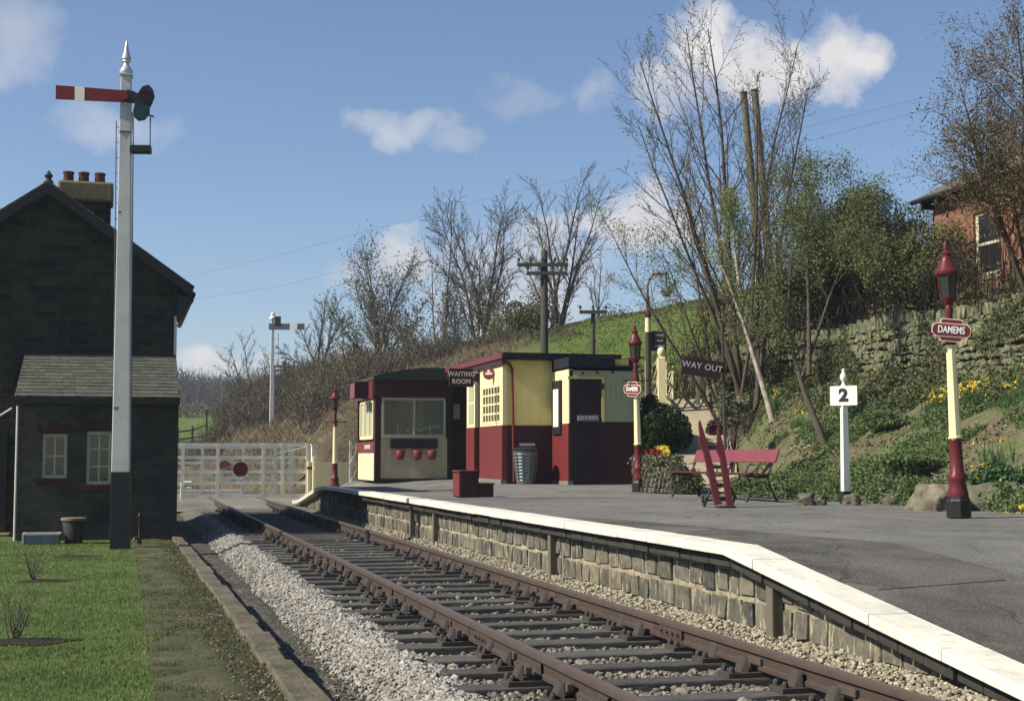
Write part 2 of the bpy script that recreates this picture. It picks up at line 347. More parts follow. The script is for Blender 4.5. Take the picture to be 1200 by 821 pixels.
def text(s, size, mat, parent, loc, ux, uy, name='lettering', bold=.0, ext=.004, sx=1, align='CENTER', space=1.0):
    cu = bpy.data.curves.new(name, 'FONT'); cu.body = s; cu.size = size; cu.align_x = align; cu.align_y = 'CENTER'
    cu.extrude = ext; cu.offset = bold; cu.space_character = space; cu.materials.append(mat)
    tmp = bpy.data.objects.new(name, cu); me = bpy.data.meshes.new_from_object(tmp); bpy.data.objects.remove(tmp)
    o = bpy.data.objects.new(name, me); C.objects.link(o); o.parent = parent
    ux, uy = V(ux).normalized(), V(uy).normalized(); un = ux.cross(uy)
    M = Matrix((ux*sx, uy, un)).transposed().to_4x4(); M.translation = V(loc); o.matrix_local = M
    return o
def fbm(x, y, s=1.0, o=4):
    return mnoise.fractal(V((x*s, y*s, 3.7)), 1.0, 2.0, o)
def ss(a, b, x):
    t = min(1, max(0, (x-a)/(b-a))); return t*t*(3-2*t)
# ------------------------------------------------------------ terrain
XS = [11.2, 11.7, 15.75, 16.25, 18.5, 31, 60, 160]
P0 = ([-60, 11.2, 11.55, 12.05, 15.75, 16.2, 18.5, 31, 60, 200], [-.4, -.4, .45, .72, 2.62, 3.55, 4.9, 9.6, 11.0, 16])
P1 = ([-60, 12.0, 12.4, 12.9, 14.4, 16.2, 18.5, 31, 60, 200], [-.4, -.4, .45, .85, 2.62, 3.3, 4.2, 9.5, 11.0, 16])
P2 = ([-60, 5.2, 5.7, 7.6, 10, 14, 18, 24, 31, 60, 200], [-.4, -.35, .2, 2.9, 4.4, 5.7, 6.5, 8.0, 9.3, 11.0, 16])
PATH = [(11.5, 27.0), (11.9, 28.4), (13.3, 32), (14.8, 36), (15.6, 38.5), (16.3, 41)]
def pathnear(x, y):
    best = (1e9, 0)
    for (ax, ay), (bx, by) in zip(PATH[:-1], PATH[1:]):
        dx, dy = bx-ax, by-ay; t = min(1, max(0, ((x-ax)*dx+(y-ay)*dy)/(dx*dx+dy*dy))); d = math.hypot(x-ax-dx*t, y-ay-dy*t)
        if d < best[0]: best = (d, ay+dy*t)
    return best
def pathz(y): return .53+2.40*min(1, max(0, (y-27.3)/11.8))
def terr(x, y):
    a = np.interp(x, *P0); b = np.interp(x, *P1); c = np.interp(x+min(29, max(0, y-51))*.05-max(0, y-88)*.30, *P2)
    if y < 38: t = ss(25, 35, y); z = a*(1-t)+b*t
    else: t = ss(43, 54, y); z = b*(1-t)+c*t
    if y > 43:
        road = ss(43.2, 44.2, y)*(1-ss(50, 51.5, y)); z = z*(1-road*(1-ss(7.5, 12, x))) + road*(1-ss(7.5, 12, x))*(-.05)
    far = float(np.interp(y, [78, 100, 150, 250, 330, 900, 2200], [0, 2.2, 4.6, 9.2, 11.5, 26, 40]))
    z = max(z, -.4) + far*(1 - .8*ss(14, 40, x)*(1-ss(150, 400, y)))
    amp = ss(50, 70, y)+ss(12.4, 20, x)
    z += min(1, amp)*(.35*fbm(x, y, .08) + .12*fbm(x, y, .4))
    if x > 11.8 and y < 45: z += .07*fbm(x, y, 1.3)
    if 9 < x < 19 and 25 < y < 43:
        d, py_ = pathnear(x, y); k_ = 1-ss(.95, 1.9, d)
        if k_ > 0: z = z*(1-k_)+(pathz(py_)-.02)*k_
    return z
def grid_axis(segs):
    out = []
    for a, b, n in segs: out += list(np.linspace(a, b, n, endpoint=False))
    out.append(segs[-1][1]); return out
gx = grid_axis([(-900,-120,14), (-120,-10,16), (-10,4,10), (4,18,56), (18,34,32), (34,80,24), (80,900,16)])
gy = grid_axis([(-60,4,8), (4,60,112), (60,130,46), (130,400,50), (400,2200,22)])
vs = []; zone = []
for yy in gy:
    for xx in gx:
        z = terr(xx, yy); vs.append((xx, yy, z))
        scrub = ss(38, 40, yy)*(1 if xx < 10.5 else ss(50, 52, yy))*(1-ss(13.5, 18, xx+2*fbm(xx, yy, .2)))*(1-ss(88, 98, yy+4*fbm(xx, yy, .1)-max(0, xx-3)*4))
        if xx > 28 : scrub = max(scrub, 0)
        bank = (1-ss(43, 46, yy))*(1-ss(19., 23 + 3*fbm(xx, yy, .2), xx)) if xx > 6 else 0
        bank = max(bank, (1-ss(22, 30, xx+fbm(xx, yy, .3)*2))*(1-ss(35, 39, yy))*(1 if xx > 6 else 0))
        zone.append((min(1, max(0, scrub)), min(1, max(0, bank)), 0))
nx, ny = len(gx), len(gy)
idx = np.arange(nx*ny).reshape(ny, nx)
fc = np.stack([idx[:-1,:-1], idx[:-1,1:], idx[1:,1:], idx[1:,:-1]], -1).reshape(-1, 4)
gnd = npmesh('ground', vs, fc, m_hill, smooth=True); tag(gnd, kind='structure')
at = gnd.data.attributes.new('zone', 'FLOAT_VECTOR', 'POINT'); at.data.foreach_set('vector', np.array(zone, np.float32).ravel())
def sheet(name, x0, x1, y0, y1, nxx, nyy, zf, mat, kind='structure', skirt=0):
    X = np.linspace(x0, x1, nxx+1); Y = np.linspace(y0, y1, nyy+1)
    vs = [(x, y, zf(x, y)) for y in Y for x in X]; n = nxx+1
    i = np.arange(len(vs)).reshape(nyy+1, n)
    f = np.stack([i[:-1,:-1], i[:-1,1:], i[1:,1:], i[1:,:-1]], -1).reshape(-1, 4)
    o = npmesh(name, vs, f, mat, smooth=True)
    if kind: tag(o, kind=kind)
    return o
# lawn (slightly higher than the track bed), verge, cess, ballast bed
def zlawn(x, y): return -.06 - .012*(y-6)*ss(6, 10, y)*.75 - .01 + .02*fbm(x, y, .5)
def zL(y): return -.07 - .009*max(0, y-6)
def lawnz(x, y): return zL(y) + .018*fbm(x, y, .7)
sheet('lawn', -40, .28, -3, 46, 60, 90, lawnz, m_lawn)
sheet('lawn_verge', .2, .95, -3, 32, 12, 160, lambda x, y: lawnz(x, y) + .006 - .03*ss(.55, .95, x) + .03*fbm(x, y, 3.), m_verge)
def bedz(x, y):
    if x < 1.12: z = -.36
    elif x < 1.55: z = -.37 + .01*fbm(x, y, 3)
    elif x < 2.15: z = -.37 + .125*ss(1.5, 2.05, x)
    elif x < 4.65: z = -.245
    else: z = -.245 + .10*ss(4.6, 5.0, x)
    return z + .012*fbm(x, y, 4)
sheet('track_bed', 1.0, 5.16, -3, 44.2, 46, 300, bedz, m_bed)
sheet('cess', 1.05, 1.62, -3, 44, 8, 160, lambda x, y: -.352 + .015*fbm(x, y, 3) - .02*ss(1.5, 1.62, x), m_cess)
sheet('crossing_road', -60, 10.5, 42.3, 54.5, 70, 50, lambda x, y: -.035 - .27*(1-ss(42.3, 43.2, y)) + .012*fbm(x, y, .6) + (.0 if x > 5 else 0) - .5*ss(8.5, 9.5, x), m_road)
sheet('road_beyond', -25, 4.6, 54.3, 57.5, 60, 16, lambda x, y: max(terr(x, y), -.05)+.035, m_road)
# kerb of stone setts beside lawn
mb = MB(); y = -2.0
while y < 28.5:
    L = random.uniform(.6, 1.4)
    dx = random.uniform(-.010, .010)
    mb.b2(.93+dx, 1.11+dx+random.uniform(-.012, .012), y+.004, y+L-.004, -.42, zL(y)+.03+random.uniform(-.010, .010), .008); y += L
o = build('kerb', mb, ground('kerb_stone', [(.085,.085,.06),(.16,.145,.105),(.23,.205,.15)], 4, 35, .9), bev=.012); tag(o, kind='structure')
# ------------------------------------------------------------ track
def rail(x, label):
    t = thing('rail', label, 'rail', (x, 0, 0))
    prof = [(-.035,-.012),(-.028,0),(.028,0),(.035,-.012),(.035,-.040),(.011,-.052),(.010,-.110),(.030,-.122),(.030,-.146),(-.030,-.146),(-.030,-.122),(-.010,-.110),(-.011,-.052),(-.035,-.040)]
    mb = MB().prism(prof, (0, -2, 0), (1,0,0), (0,0,1), (0,1,0), 54); build('rail_body', mb, m_rail, t, smooth=40)
    build('running_face', MB().b2(-.026, .026, -2, 52, .0005, .0025), m_railtop, t)
    for yj in (10.45, 28.7):
        f = MB()
        for sgn in (-1, 1):
            f.b2(sgn*.012, sgn*.034, yj-.23, yj+.23, -.118, -.045)
            for k in range(4): f.lathe([(.013, 0), (.013, .02)], (0,0,0), 6); n = len(f.v)-12; f.v[n:] = [(sgn*(.034+z), yj-.17+k*.113+a, -.082+b) for a, b, z in f.v[n:]]
        build('fishplate', f, m_rail, t)
    return t
RL, RR = 2.65, 4.155
rail(RL, 'left rusty bullhead rail, the one nearer the white ballast'); rail(RR, 'right rusty bullhead rail, the one nearer the platform')
def sleeper0():
    t = thing('wooden_sleeper', 'dark creosoted timber sleeper crosswise under both rails, with cast iron chairs', 'sleeper', (3.4, 4.3, -.19), 0, 'timber sleepers under the rails')
    mb = MB()
    N = 8
    for i in range(N): pass
    mb.b2(-1.3, 1.3, -.118, .118, -.127, 0); build('timber', mb, m_sleeper, t, bev=.012)
    for xr in (RL-3.4, RR-3.4):
        c = MB(); c.b2(xr-.19, xr+.19, -.10, .10, .0, .035)
        for s, off in ((-1, .045), (1, .045)):
            o_ = -1 if xr < 0 else 1
            far = .085 if s == o_ else .038
            c.add([(xr+s*(far+.055), -.05, .03), (xr+s*(far+.055), .05, .03), (xr+s*(far-.004), -.075, .03), (xr+s*(far-.004), .075, .03),
                   (xr+s*(far+.02), -.04, .135), (xr+s*(far+.02), .04, .135), (xr+s*(far-.004), -.06, .135), (xr+s*(far-.004), .06, .135)],
                  [(0,1,5,4),(2,6,7,3),(0,4,6,2),(1,3,7,5),(4,5,7,6),(0,2,3,1)])
            for yy in (-.065, .065): c.lathe([(.022, 0), (.022, .03), (.012, .045)], (xr+s*.155, yy, .03), 8)
        ch = build('rail_chair', c, m_chair, t, bev=.004)
        kx = xr + (-.055 if xr < 0 else .055)
        build('key', MB().b2(kx-.022, kx+.022, -.10, .10, .075, .125), m_key, ch, bev=.006)
    return t
s0 = sleeper0(); SP = .664; NS = 52
for i in range(1, NS+1):
    if i == 1: o = s0
    else: o = copy_tree(s0)
    o.location = (3.4+random.uniform(-.08, .08), 4.3+i*SP+random.uniform(-.035, .035), -.19+random.uniform(-.004, .004)); o.rotation_euler = (random.uniform(-.02, .02), random.uniform(-.004, .004), random.uniform(-.022, .022))
# stones
ico = np.array([(0,0,1),(.894,0,.447),(.276,.851,.447),(-.724,.526,.447),(-.724,-.526,.447),(.276,-.851,.447),(.724,.526,-.447),(-.276,.851,-.447),(-.894,0,-.447),(-.276,-.851,-.447),(.724,-.526,-.447),(0,0,-1)])
icf = np.array([(0,1,2),(0,2,3),(0,3,4),(0,4,5),(0,5,1),(1,6,2),(2,7,3),(3,8,4),(4,9,5),(5,10,1),(1,10,6),(2,6,7),(3,7,8),(4,8,9),(5,9,10),(6,11,7),(7,11,8),(8,11,9),(9,11,10),(10,11,6)])
def stones(name, pts, size, mat, label, kind='stuff', flat=.75):
    n = len(pts); pts = np.asarray(pts)
    base = ico[None]*rng.uniform(.65, 1.25, (n, 12, 1))
    sc_ = size[:, None, None]*rng.uniform(.6, 1.15, (n, 1, 3)); sc_[:, :, 2] *= flat
    v = base*sc_; a = rng.uniform(0, 2*PI, n); t = rng.uniform(-.6, .6, n)
    c, s = np.cos(a)[:, None], np.sin(a)[:, None]; c2, s2 = np.cos(t)[:, None], np.sin(t)[:, None]
    y_, z_ = v[:, :, 1]*c2-v[:, :, 2]*s2, v[:, :, 1]*s2+v[:, :, 2]*c2
    x2, y2 = v[:, :, 0]*c-y_*s, v[:, :, 0]*s+y_*c
    v = np.stack([x2, y2, z_], -1)+pts[:, None]
    f = (icf[None]+(np.arange(n)*12)[:, None, None]).reshape(-1, 3)
    o = npmesh(name, v.reshape(-1, 3), f, mat); tag(o, label, None, None, kind); return o
def ysamp(n, y0=6.2, y1=36):  # denser near camera
    u = rng.uniform(0, 1, n); k = 1.9
    return (y0**(1-k)+u*(y1**(1-k)-y0**(1-k)))**(1/(1-k))
def in_sleeper(y, x):
    ph = ((y-4.3)/SP) % 1; return (abs(ph-.0) < .185) | (abs(ph-1) < .185)
n = 36000; yy = np.concatenate([ysamp(n//2, 6.2, 28), rng.uniform(6.2, 37, n//2)])
xx = 1.56+.62*rng.beta(1.6, 1.1, n) + .03*np.sin(yy*2.1)
keep = ~(in_sleeper(yy, xx) & (xx > 2.07)); xx, yy = xx[keep], yy[keep]
zz = np.array([bedz(x, y) for x, y in zip(xx, yy)]) + rng.uniform(.0, .03, len(xx))+ .03*np.clip(1-abs(xx-1.95)/.3, 0, 1)
stones('ballast_shoulder', np.stack([xx, yy, zz], 1), np.clip(rng.lognormal(-4.05, .33, len(xx)), .008, .045), m_ballast, 'pale broken stone heaped beside the sleeper ends')
n = 34000; yy = np.concatenate([ysamp(n//2, 6.2, 28), rng.uniform(6.2, 38, n//2)]); xx = rng.uniform(2.05, 4.75, n)
keep = ~in_sleeper(yy, xx); xx, yy = xx[keep], yy[keep]
zz = np.array([bedz(x, y) for x, y in zip(xx, yy)]) + rng.uniform(-.005, .02, len(xx)) + .02*(np.sin(xx*5+yy)*.5)
stones('ballast_between_sleepers', np.stack([xx, yy, zz], 1), np.clip(rng.lognormal(-3.9, .35, len(xx)), .010, .048), m_ballast2, 'dirty brown ballast between the sleepers')
n = 9000; yy = np.concatenate([ysamp(n//2, 6.2, 28), rng.uniform(6.2, 35, n//2)]); xx = 4.68+.38*rng.beta(1., 1., n)
keep = ~(in_sleeper(yy, xx) & (xx < 4.72)); xx, yy = xx[keep], yy[keep]
zz = np.array([bedz(x, y) for x, y in zip(xx, yy)]) + rng.uniform(-.005, .02, len(xx))
stones('gravel_at_platform_foot', np.stack([xx, yy, zz], 1), rng.uniform(.010, .028, len(xx)), m_gravel, 'tan gravel piled along the foot of the platform wall')
n = 2600; yy = ysamp(n, 6.2, 30); xx = rng.uniform(1.13, 1.6, n)
stones('cess_stones', np.stack([xx, yy, -.352+0*xx], 1), rng.uniform(.006, .018, n), m_ballast2, 'small scattered stones on the dark cess beside the kerb')
n = 1300; yy = ysamp(n, 6, 28); xx = rng.uniform(.5, .95, n)
stones('verge_stones', np.stack([xx, yy, np.array([zL(y) for y in yy])-.01], 1), rng.uniform(.006, .02, n), m_ballast2, 'small stones in the mossy verge beside the kerb')
def leafmesh(name, cen, size, mat, parent=None, world=False, aspect=1.6, up=0.0):
    cen = np.asarray(cen, float); n = len(cen); size = np.broadcast_to(size, (n,)).astype(float)
    a = rng.normal(size=(n, 3)); a[:, 2] += up; a /= np.linalg.norm(a, axis=1)[:, None]
    b = rng.normal(size=(n, 3)); b -= (b*a).sum(1)[:, None]*a; b /= np.linalg.norm(b, axis=1)[:, None]
    a = a*size[:, None]*aspect; b = b*size[:, None]
    v = np.stack([cen-a*.5, cen-b*.45+a*.05, cen+a*.6, cen+b*.45], 1).reshape(-1, 3)
    return npmesh(name, v, np.arange(n*4).reshape(-1, 4), mat, parent, world=world)
# grass blades
def blades(name, n, xr, yr, zf, h, w, mat, label, k=1.7):
    u = rng.uniform(0, 1, n); y0, y1 = yr
    y = (y0**(1-k)+u*(y1**(1-k)-y0**(1-k)))**(1/(1-k)); x = rng.uniform(*xr, n)
    keep = (x > y*math.tan(PSI-math.atan(640/F))-.1) & ((xr[0] > -5) | (x < .22+rng.normal(0, .05, n)+.07*np.sin(y*1.7)*np.sin(y*.53+1))); x, y = x[keep], y[keep]; n = len(x)
    z = np.array([zf(a, b) for a, b in zip(x, y)]); hh = h*rng.uniform(.5, 1.3, n); ww = w*rng.uniform(.7, 1.4, n)*(1+np.clip((y-9)/14, 0, 1.6))
    a = rng.uniform(0, PI, n); lx, ly = rng.normal(0, .5, n)*hh, rng.normal(0, .5, n)*hh
    v = np.zeros((n, 3, 3)); v[:, 0] = np.stack([x-ww*np.cos(a), y-ww*np.sin(a), z-.004], 1); v[:, 1] = np.stack([x+ww*np.cos(a), y+ww*np.sin(a), z-.004], 1)
    v[:, 2] = np.stack([x+lx, y+ly, z+hh], 1)
    o = npmesh(name, v.reshape(-1, 3), np.arange(n*3).reshape(-1, 3), mat); return tag(o, label, None, None, 'stuff')
blades('lawn_grass', 340000, (-9, .42), (5.6, 27.5), lawnz, .022, .0035, m_blade, 'short green mown grass of the lawn')
n = 500; yy_ = ysamp(n, 6, 26); xx_ = rng.uniform(-6, .2, n); zz_ = np.array([lawnz(a, b_) for a, b_ in zip(xx_, yy_)])
o = leafmesh('lawn_weeds', np.stack([xx_, yy_, zz_+.012], 1), rng.uniform(.012, .024, n), m_covergrey, up=3); tag(o, 'dry leaves and weeds scattered through the lawn', None, None, 'stuff')
blades('verge_moss', 26000, (.2, .93), (5.6, 27.5), lawnz, .016, .0035, m_blade2, 'sparse mossy grass of the bare strip beside the lawn')
# ------------------------------------------------------------ platform
YR = 11.06
def zplat(x, y):
    z = .53
    if y < YR: z = .53-(YR-y)/7.6
    z = z*(1-ss(35.3, 42.5, y)*(1-ss(6.0, 6.8, x))) - .02*ss(35.3, 42.5, y)*(1-ss(6.0, 6.8, x))
    return z + .10*ss(6.9, 8.6, x)*ss(26.5, 31, y)
plat = thing('platform', 'low railway platform with white painted edge and sloping ends', 'platform'); plat['kind'] = 'structure'
def psheet(name, x0, x1, y0, y1, a, b, zf, mat):
    o = sheet(name, x0, x1, y0, y1, a, b, zf, mat, kind=None); o.parent = plat; return o
psheet('tarmac_surface', 5.12, 12.6, 4.0, 44, 26, 160, lambda x, y: zplat(x, y)-.006+.006*fbm(x, y, .6), m_tarmac)
# darker patch
pm = MB(); pts = [(5.16, 4.5), (6.35, 4.5), (6.15, 7.5), (6.5, 9.6), (5.95, 12.2), (5.6, 15.5), (5.16, 18)]
Ys = np.linspace(4.5, 18, 60); 
right = np.interp(Ys, [4.5, 7.5, 9.6, 12.2, 15.5, 18], [7.2, 7.0, 6.75, 6.2, 5.75, 5.2])
vs = []; 
for yv, rx in zip(Ys, right):
    rx += .04*fbm(yv, 1, 1.2)
    for k in range(5): xv = 5.16+(rx-5.16)*k/4; vs.append((xv, yv, zplat(xv, yv)+.007))
i = np.arange(len(vs)).reshape(60, 5); f = np.stack([i[:-1,:-1], i[:-1,1:], i[1:,1:], i[1:,:-1]], -1).reshape(-1, 4)
o = npmesh('resurfaced_strip', vs, f, m_patch, plat, True)
mb = MB()
for ya, yb, xa, xb in ((9.35, 9.55, 5.3, 6.5), (7.5, 7.7, 5.5, 6.9)):
    zz = zplat(5.5, ya)+.010
    mb.quad((xa, ya, zplat(xa, ya)+.012), (xb, yb, zplat(xb, yb)+.012), (xb, yb+.02, zplat(xb, yb+.02)+.012), (xa, ya+.02, zplat(xa, ya+.02)+.012))
build('tarmac_joint', mb, m_bed, plat)
# coping slabs
mb = MB(); y = 4.2
while y < 41.5:
    L = .9*random.uniform(.92, 1.06)
    if y < YR < y+L: L = max(.3, YR-y)
    if y > 34.5: L = .45
    xa, xb = 4.83+random.uniform(-.006, .006), 5.15
    z0, z1 = zplat(5, y+.004)+.012, zplat(5, y+L-.004)+.012; t = .08; dz = random.uniform(-.003, .003)
    if y > 34.9: break
    mb.add([(xa, y+.003, z0-t+dz), (xb, y+.003, z0-t+dz), (xb, y+.003, z0+dz), (xa, y+.003, z0+dz), (xa, y+L-.003, z1-t+dz), (xb, y+L-.003, z1-t+dz), (xb, y+L-.003, z1+dz), (xa, y+L-.003, z1+dz)],
           [(0,1,2,3),(7,6,5,4),(0,4,5,1),(1,5,6,2),(2,6,7,3),(3,7,4,0)])
    y += L
m_cope = paint('coping_white_paint', (.72,.695,.585), .65, .40, 2.2, .4, (.22,.19,.14))
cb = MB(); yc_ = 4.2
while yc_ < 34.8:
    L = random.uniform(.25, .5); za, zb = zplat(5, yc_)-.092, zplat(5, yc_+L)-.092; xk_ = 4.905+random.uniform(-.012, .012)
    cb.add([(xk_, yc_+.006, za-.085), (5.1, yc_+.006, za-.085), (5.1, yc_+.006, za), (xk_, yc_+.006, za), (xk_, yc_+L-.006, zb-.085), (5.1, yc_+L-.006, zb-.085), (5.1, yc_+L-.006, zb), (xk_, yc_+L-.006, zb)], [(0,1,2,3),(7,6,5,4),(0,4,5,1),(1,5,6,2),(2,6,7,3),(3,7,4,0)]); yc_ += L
build('shadow_course', cb, paint('shadow_band_stone', (.045,.043,.036), .95, .5, 6, .8), plat, bev=.01)  # added dark course, painting in the shadow band under the coping overhang
build('coping', mb, m_cope, plat, bev=.008)
mb = MB(); yE = y
n = 22
for k in range(n):
    ya, yb = yE+(42.3-yE)*k/n, yE+(42.3-yE)*(k+1)/n
    xa = 4.83 - 0*ss(36, 42, ya)
    za, zb = zplat(5, ya)+.012, zplat(5, yb)+.012
    mb.add([(xa, ya, za-.1), (xa+.32, ya, za-.1), (xa+.32, ya, za), (xa, ya, za), (xa, yb, zb-.1), (xa+.32, yb, zb-.1), (xa+.32, yb, zb), (xa, yb, zb)],
           [(0,1,2,3),(7,6,5,4),(0,4,5,1),(1,5,6,2),(2,6,7,3),(3,7,4,0)])
build('end_ramp_edging', mb, paint('ramp_edging', (.55,.53,.45), .8, .4, 3, .3), plat)
# retaining wall: mortar backing and stones
mb = MB()
Yw = [4.2, YR, 34.9, 38, 40, 42]
for a, b in zip(Yw[:-1], Yw[1:]):
    za, zb = zplat(5, a)-.085, zplat(5, b)-.085
    if a >= 34.9: za = zplat(5, a)-.09; zb = zplat(5, b)-.09
    mb.quad((5.04, a, -.6), (5.04, b, -.6), (5.04, b, zb), (5.04, a, za))
    mb.quad((5.04, a, za), (5.04, b, zb), (5.3, b, zb), (5.3, a, za))
build('wall_mortar', mb, m_mortar, plat)
def rubble(mb, x, y0, y1, zrows, ztop, lmin, lmax, depth, gap, jit, n=-1, rag=.0):
    for r in range(len(zrows)-1):
        y = y0 + random.uniform(-.2, 0)
        while y < y1:
            L = random.uniform(lmin, lmax)
            za, zb = zrows[r]+gap/2, zrows[r+1]-gap/2
            zt = min(ztop(y), ztop(y+L))
            zb = min(zb, zt)
            if zb-za > .05:
                sp = random.random()
                d = depth*random.uniform(.5, 1.2)
                w = MB(); w.b2(x-d, x+.06, y+gap/2, y+L-gap/2, za, zb)
                # pillow face: extra ring
                cx, cy, cz = x-d, y+L/2, (za+zb)/2
                vs = [V(p) for p in w.v]
                for q in vs:
                    if q.x < x: q.y += random.uniform(-jit, jit)*1.5+(cy-q.y)*.05; q.z += random.uniform(-jit, jit)*1.5+(cz-q.z)*.05; q.x += random.uniform(-jit, jit)
                bump_pt = V((x-d-depth*random.uniform(.1, .5), cy+random.uniform(-.25, .25)*L, cz+random.uniform(-.2, .2)*(zb-za)))
                f = list(w.f); f.remove((0,1,3,2)) if (0,1,3,2) in f else None
                vs.append(bump_pt); f += [(0,1,8),(1,3,8),(3,2,8),(2,0,8)]
                mb.add(vs, f)
            y += L
mb = MB()
rubble(mb, 5.04, 6, 34.9, [-.42, -.14, .10, .34], lambda y: zplat(5, y)-.17, .19, .46, .022, .040, .012)
build('wall_stones', mb, m_stone, plat, bev=.006)
mb = MB()
rubble(mb, 5.04, 34.9, 41.9, [-.42, -.14, .10, .34], lambda y: zplat(5, y)-.11, .2, .46, .03, .022, .012)
build('end_ramp_stones', mb, m_stone, plat)
for px, w in ((900, .12), (643, .11), (507, .09), (480, .07)):
    p = atX(px, 640, 4.93)
    build('wall_post', MB().b2(4.93, 5.03, p.y-w/2, p.y+w/2, -.4, min(.43, zplat(5, p.y)-.10)), m_tele_near, plat, bev=.01)
# drop under far end of platform right side
# ------------------------------------------------------------ signs
def rrect(w, h, r, n=5):
    pts = []
    for cx, cy, a0 in ((w/2-r, h/2-r, 0), (-w/2+r, h/2-r, 90), (-w/2+r, -h/2+r, 180), (w/2-r, -h/2+r, 270)):
        for k in range(n+1): a = R(a0+90*k/n); pts.append((cx+r*math.cos(a), cy+r*math.sin(a)))
    return pts
def totem(parent, c, ux, w, roll=0, txt='DAMEMS', tx=.66):
    """station name totem; ux = reading direction"""
    ux = V(ux).normalized(); uz = V((0,0,1)); un = ux.cross(uz)*1.0   # towards reader
    un = ux.cross(uz); un = V((ux.y, -ux.x, 0))
    q = Quaternion(un, roll); ux = q @ ux; uz = q @ uz
    c = V(c); h = w*.36; b = w*.022
    s = thing_part('station_name_board', parent)
    m1 = MB().prism(rrect(w*.58, w*.60, w*.07), c-un*.012, ux, uz, un, .012)
    build('sign_border', m1.prism(rrect(w, h, w*.15), c-un*.004, ux, uz, un, .012), m_text_cream, s)
    m2 = MB().prism(rrect(w*.58-2*b, w*.60-2*b, w*.06), c, ux, uz, un, .0025)
    m2.prism(rrect(w-2*b, h-2*b, w*.14), c+un*.008, ux, uz, un, .003)
    build('sign_face', m2, m_maroon, s)
    t = text(txt, h*.74, m_text_white, s, c+un*.013, ux, uz, 'lettering', bold=.002, sx=tx)
    return s
def thing_part(name, parent):
    o = bpy.data.objects.new(name, None); C.objects.link(o); o.parent = parent; return o
def gaslamp(name_label, loc, H, lean=(0,0), sign=None, group='maroon and cream platform lamps'):
    t = thing('platform_lamp', name_label, 'lamp post', loc, 0, group)
    s = H/3.35
    def L(prof): return [(r*s if False else r, z*s) for r, z in prof]
    o8 = PI/8
    build('plinth', MB().lathe(L([(.15,0),(.15,.20),(.135,.23),(.135,.25)]), n=8, ph=o8), m_black, t, bev=.006)
    build('base_column', MB().lathe(L([(.125,.25),(.13,.28),(.115,.33),(.10,.42),(.115,.46),(.115,.50),(.085,.54),(.075,.90),(.085,.93),(.075,.95)]), n=16), m_lamp_red, t, smooth=40)
    build('shaft', MB().lathe(L([(.085,.95),(.085,.97),(.072,.975),(.055,2.08)]), n=8, ph=o8), m_cream_post, t, smooth=20)
    m = MB().lathe(L([(.055,2.08),(.075,2.10),(.06,2.14),(.05,2.20),(.07,2.26),(.045,2.34),(.04,2.44),(.055,2.5),(.035,2.56),(.10,2.64),(.105,2.66)]), n=12)
    m.bar((-.28, 0, 2.22*s), (.28, 0, 2.22*s), .022, .022); m.lathe([(.02,-.02),(.028,0),(.02,.02)], (-.28, 0, 2.22*s), 8); m.lathe([(.02,-.02),(.028,0),(.02,.02)], (.28, 0, 2.22*s), 8)
    build('lantern_bracket', m, m_lamp_red, t, smooth=40)
    m = MB().lathe(L([(.095,2.66),(.125,2.95)]), n=6); build('lantern_glass', m, m_lglass, t)
    m = MB()
    for k in range(6):
        a = 2*PI*k/6; m.tube([(.098*math.cos(a), .098*math.sin(a), 2.66*s), (.128*math.cos(a), .128*math.sin(a), 2.95*s)], .008, 5)
    build('lantern_frame', m, m_lamp_red, t)
    build('lantern_roof', MB().lathe(L([(.15,2.94),(.155,2.97),(.12,3.02),(.085,3.10),(.06,3.14),(.062,3.18),(.07,3.20),(.03,3.24),(.035,3.28),(.008,3.35)]), n=12), m_lamp_red, t, smooth=35)
    t.rotation_euler = (lean[1], lean[0], 0)
    if sign:
        w, zc, ux, off, roll = sign
        ux = V(ux); un = V((ux.y, -ux.x, 0)).normalized()
        totem(t, V((0,0,zc))+un*off, ux, w, roll)
    return t
p = G(1124, 606, .53)
gaslamp('tall maroon and cream gas lamp at right bearing the oval DAMEMS board, nearest the camera', p, 3.42, (-.030, 0), (.47, 2.30, (math.cos(PSI+.15), -math.sin(PSI+.15), 0), .10, R(-7)))
p = G(749, 577, .53); lampmid = p
gaslamp('maroon and cream gas lamp in front of the right end of the waiting room', p, 3.50, (-.022, 0), (.52, 2.14, (math.cos(1.18), -math.sin(1.18), 0), .11, R(-4)))
p = atD(392.5, 570, 39); zb = zplat(p.x, p.y)
top = atD(390, 452, 39).z
gaslamp('small far maroon and cream gas lamp by the picket fence at the platform end', (p.x, p.y, zb), top-zb, (-.005, 0))
# mile/number post "2"
p = G(991, 590, .53)
t = thing('number_post', 'white wooden post with black foot and square board numbered 2', 'number post', p)
hpx = lambda a, b, D: (b-a)/F*D
D2 = 22.4
build('foot', MB().box((0,0,.10), (.14,.14,.20)), m_black, t, bev=.01)
build('post', MB().lathe([(.075,.2),(.062,1.55)], n=4, ph=PI/4+PSI*0), m_white, t)
build('finial', MB().lathe([(.055,1.86),(.03,1.90),(.022,1.93),(.05,1.97),(.055,2.02),(.035,2.07),(.02,2.10),(.03,2.12),(.0,2.15)], n=12), m_white, t, smooth=40)
ux = V((math.cos(PSI), -math.sin(PSI), 0)); un = V((ux.y, -ux.x, 0))
ux = Quaternion(V((0,0,1)), R(-38)) @ ux; un = V((ux.y, -ux.x, 0)); b = V((.03, 0, 1.71))+un*.075
build('board', MB().prism(rrect(.46, .31, .008, 1), b-un*.03, ux, V((0,0,1)), un, .03), m_white, t)
text('2', .27, m_text_black, t, b+un*.004, ux, (0,0,1), bold=.012, sx=1.15)
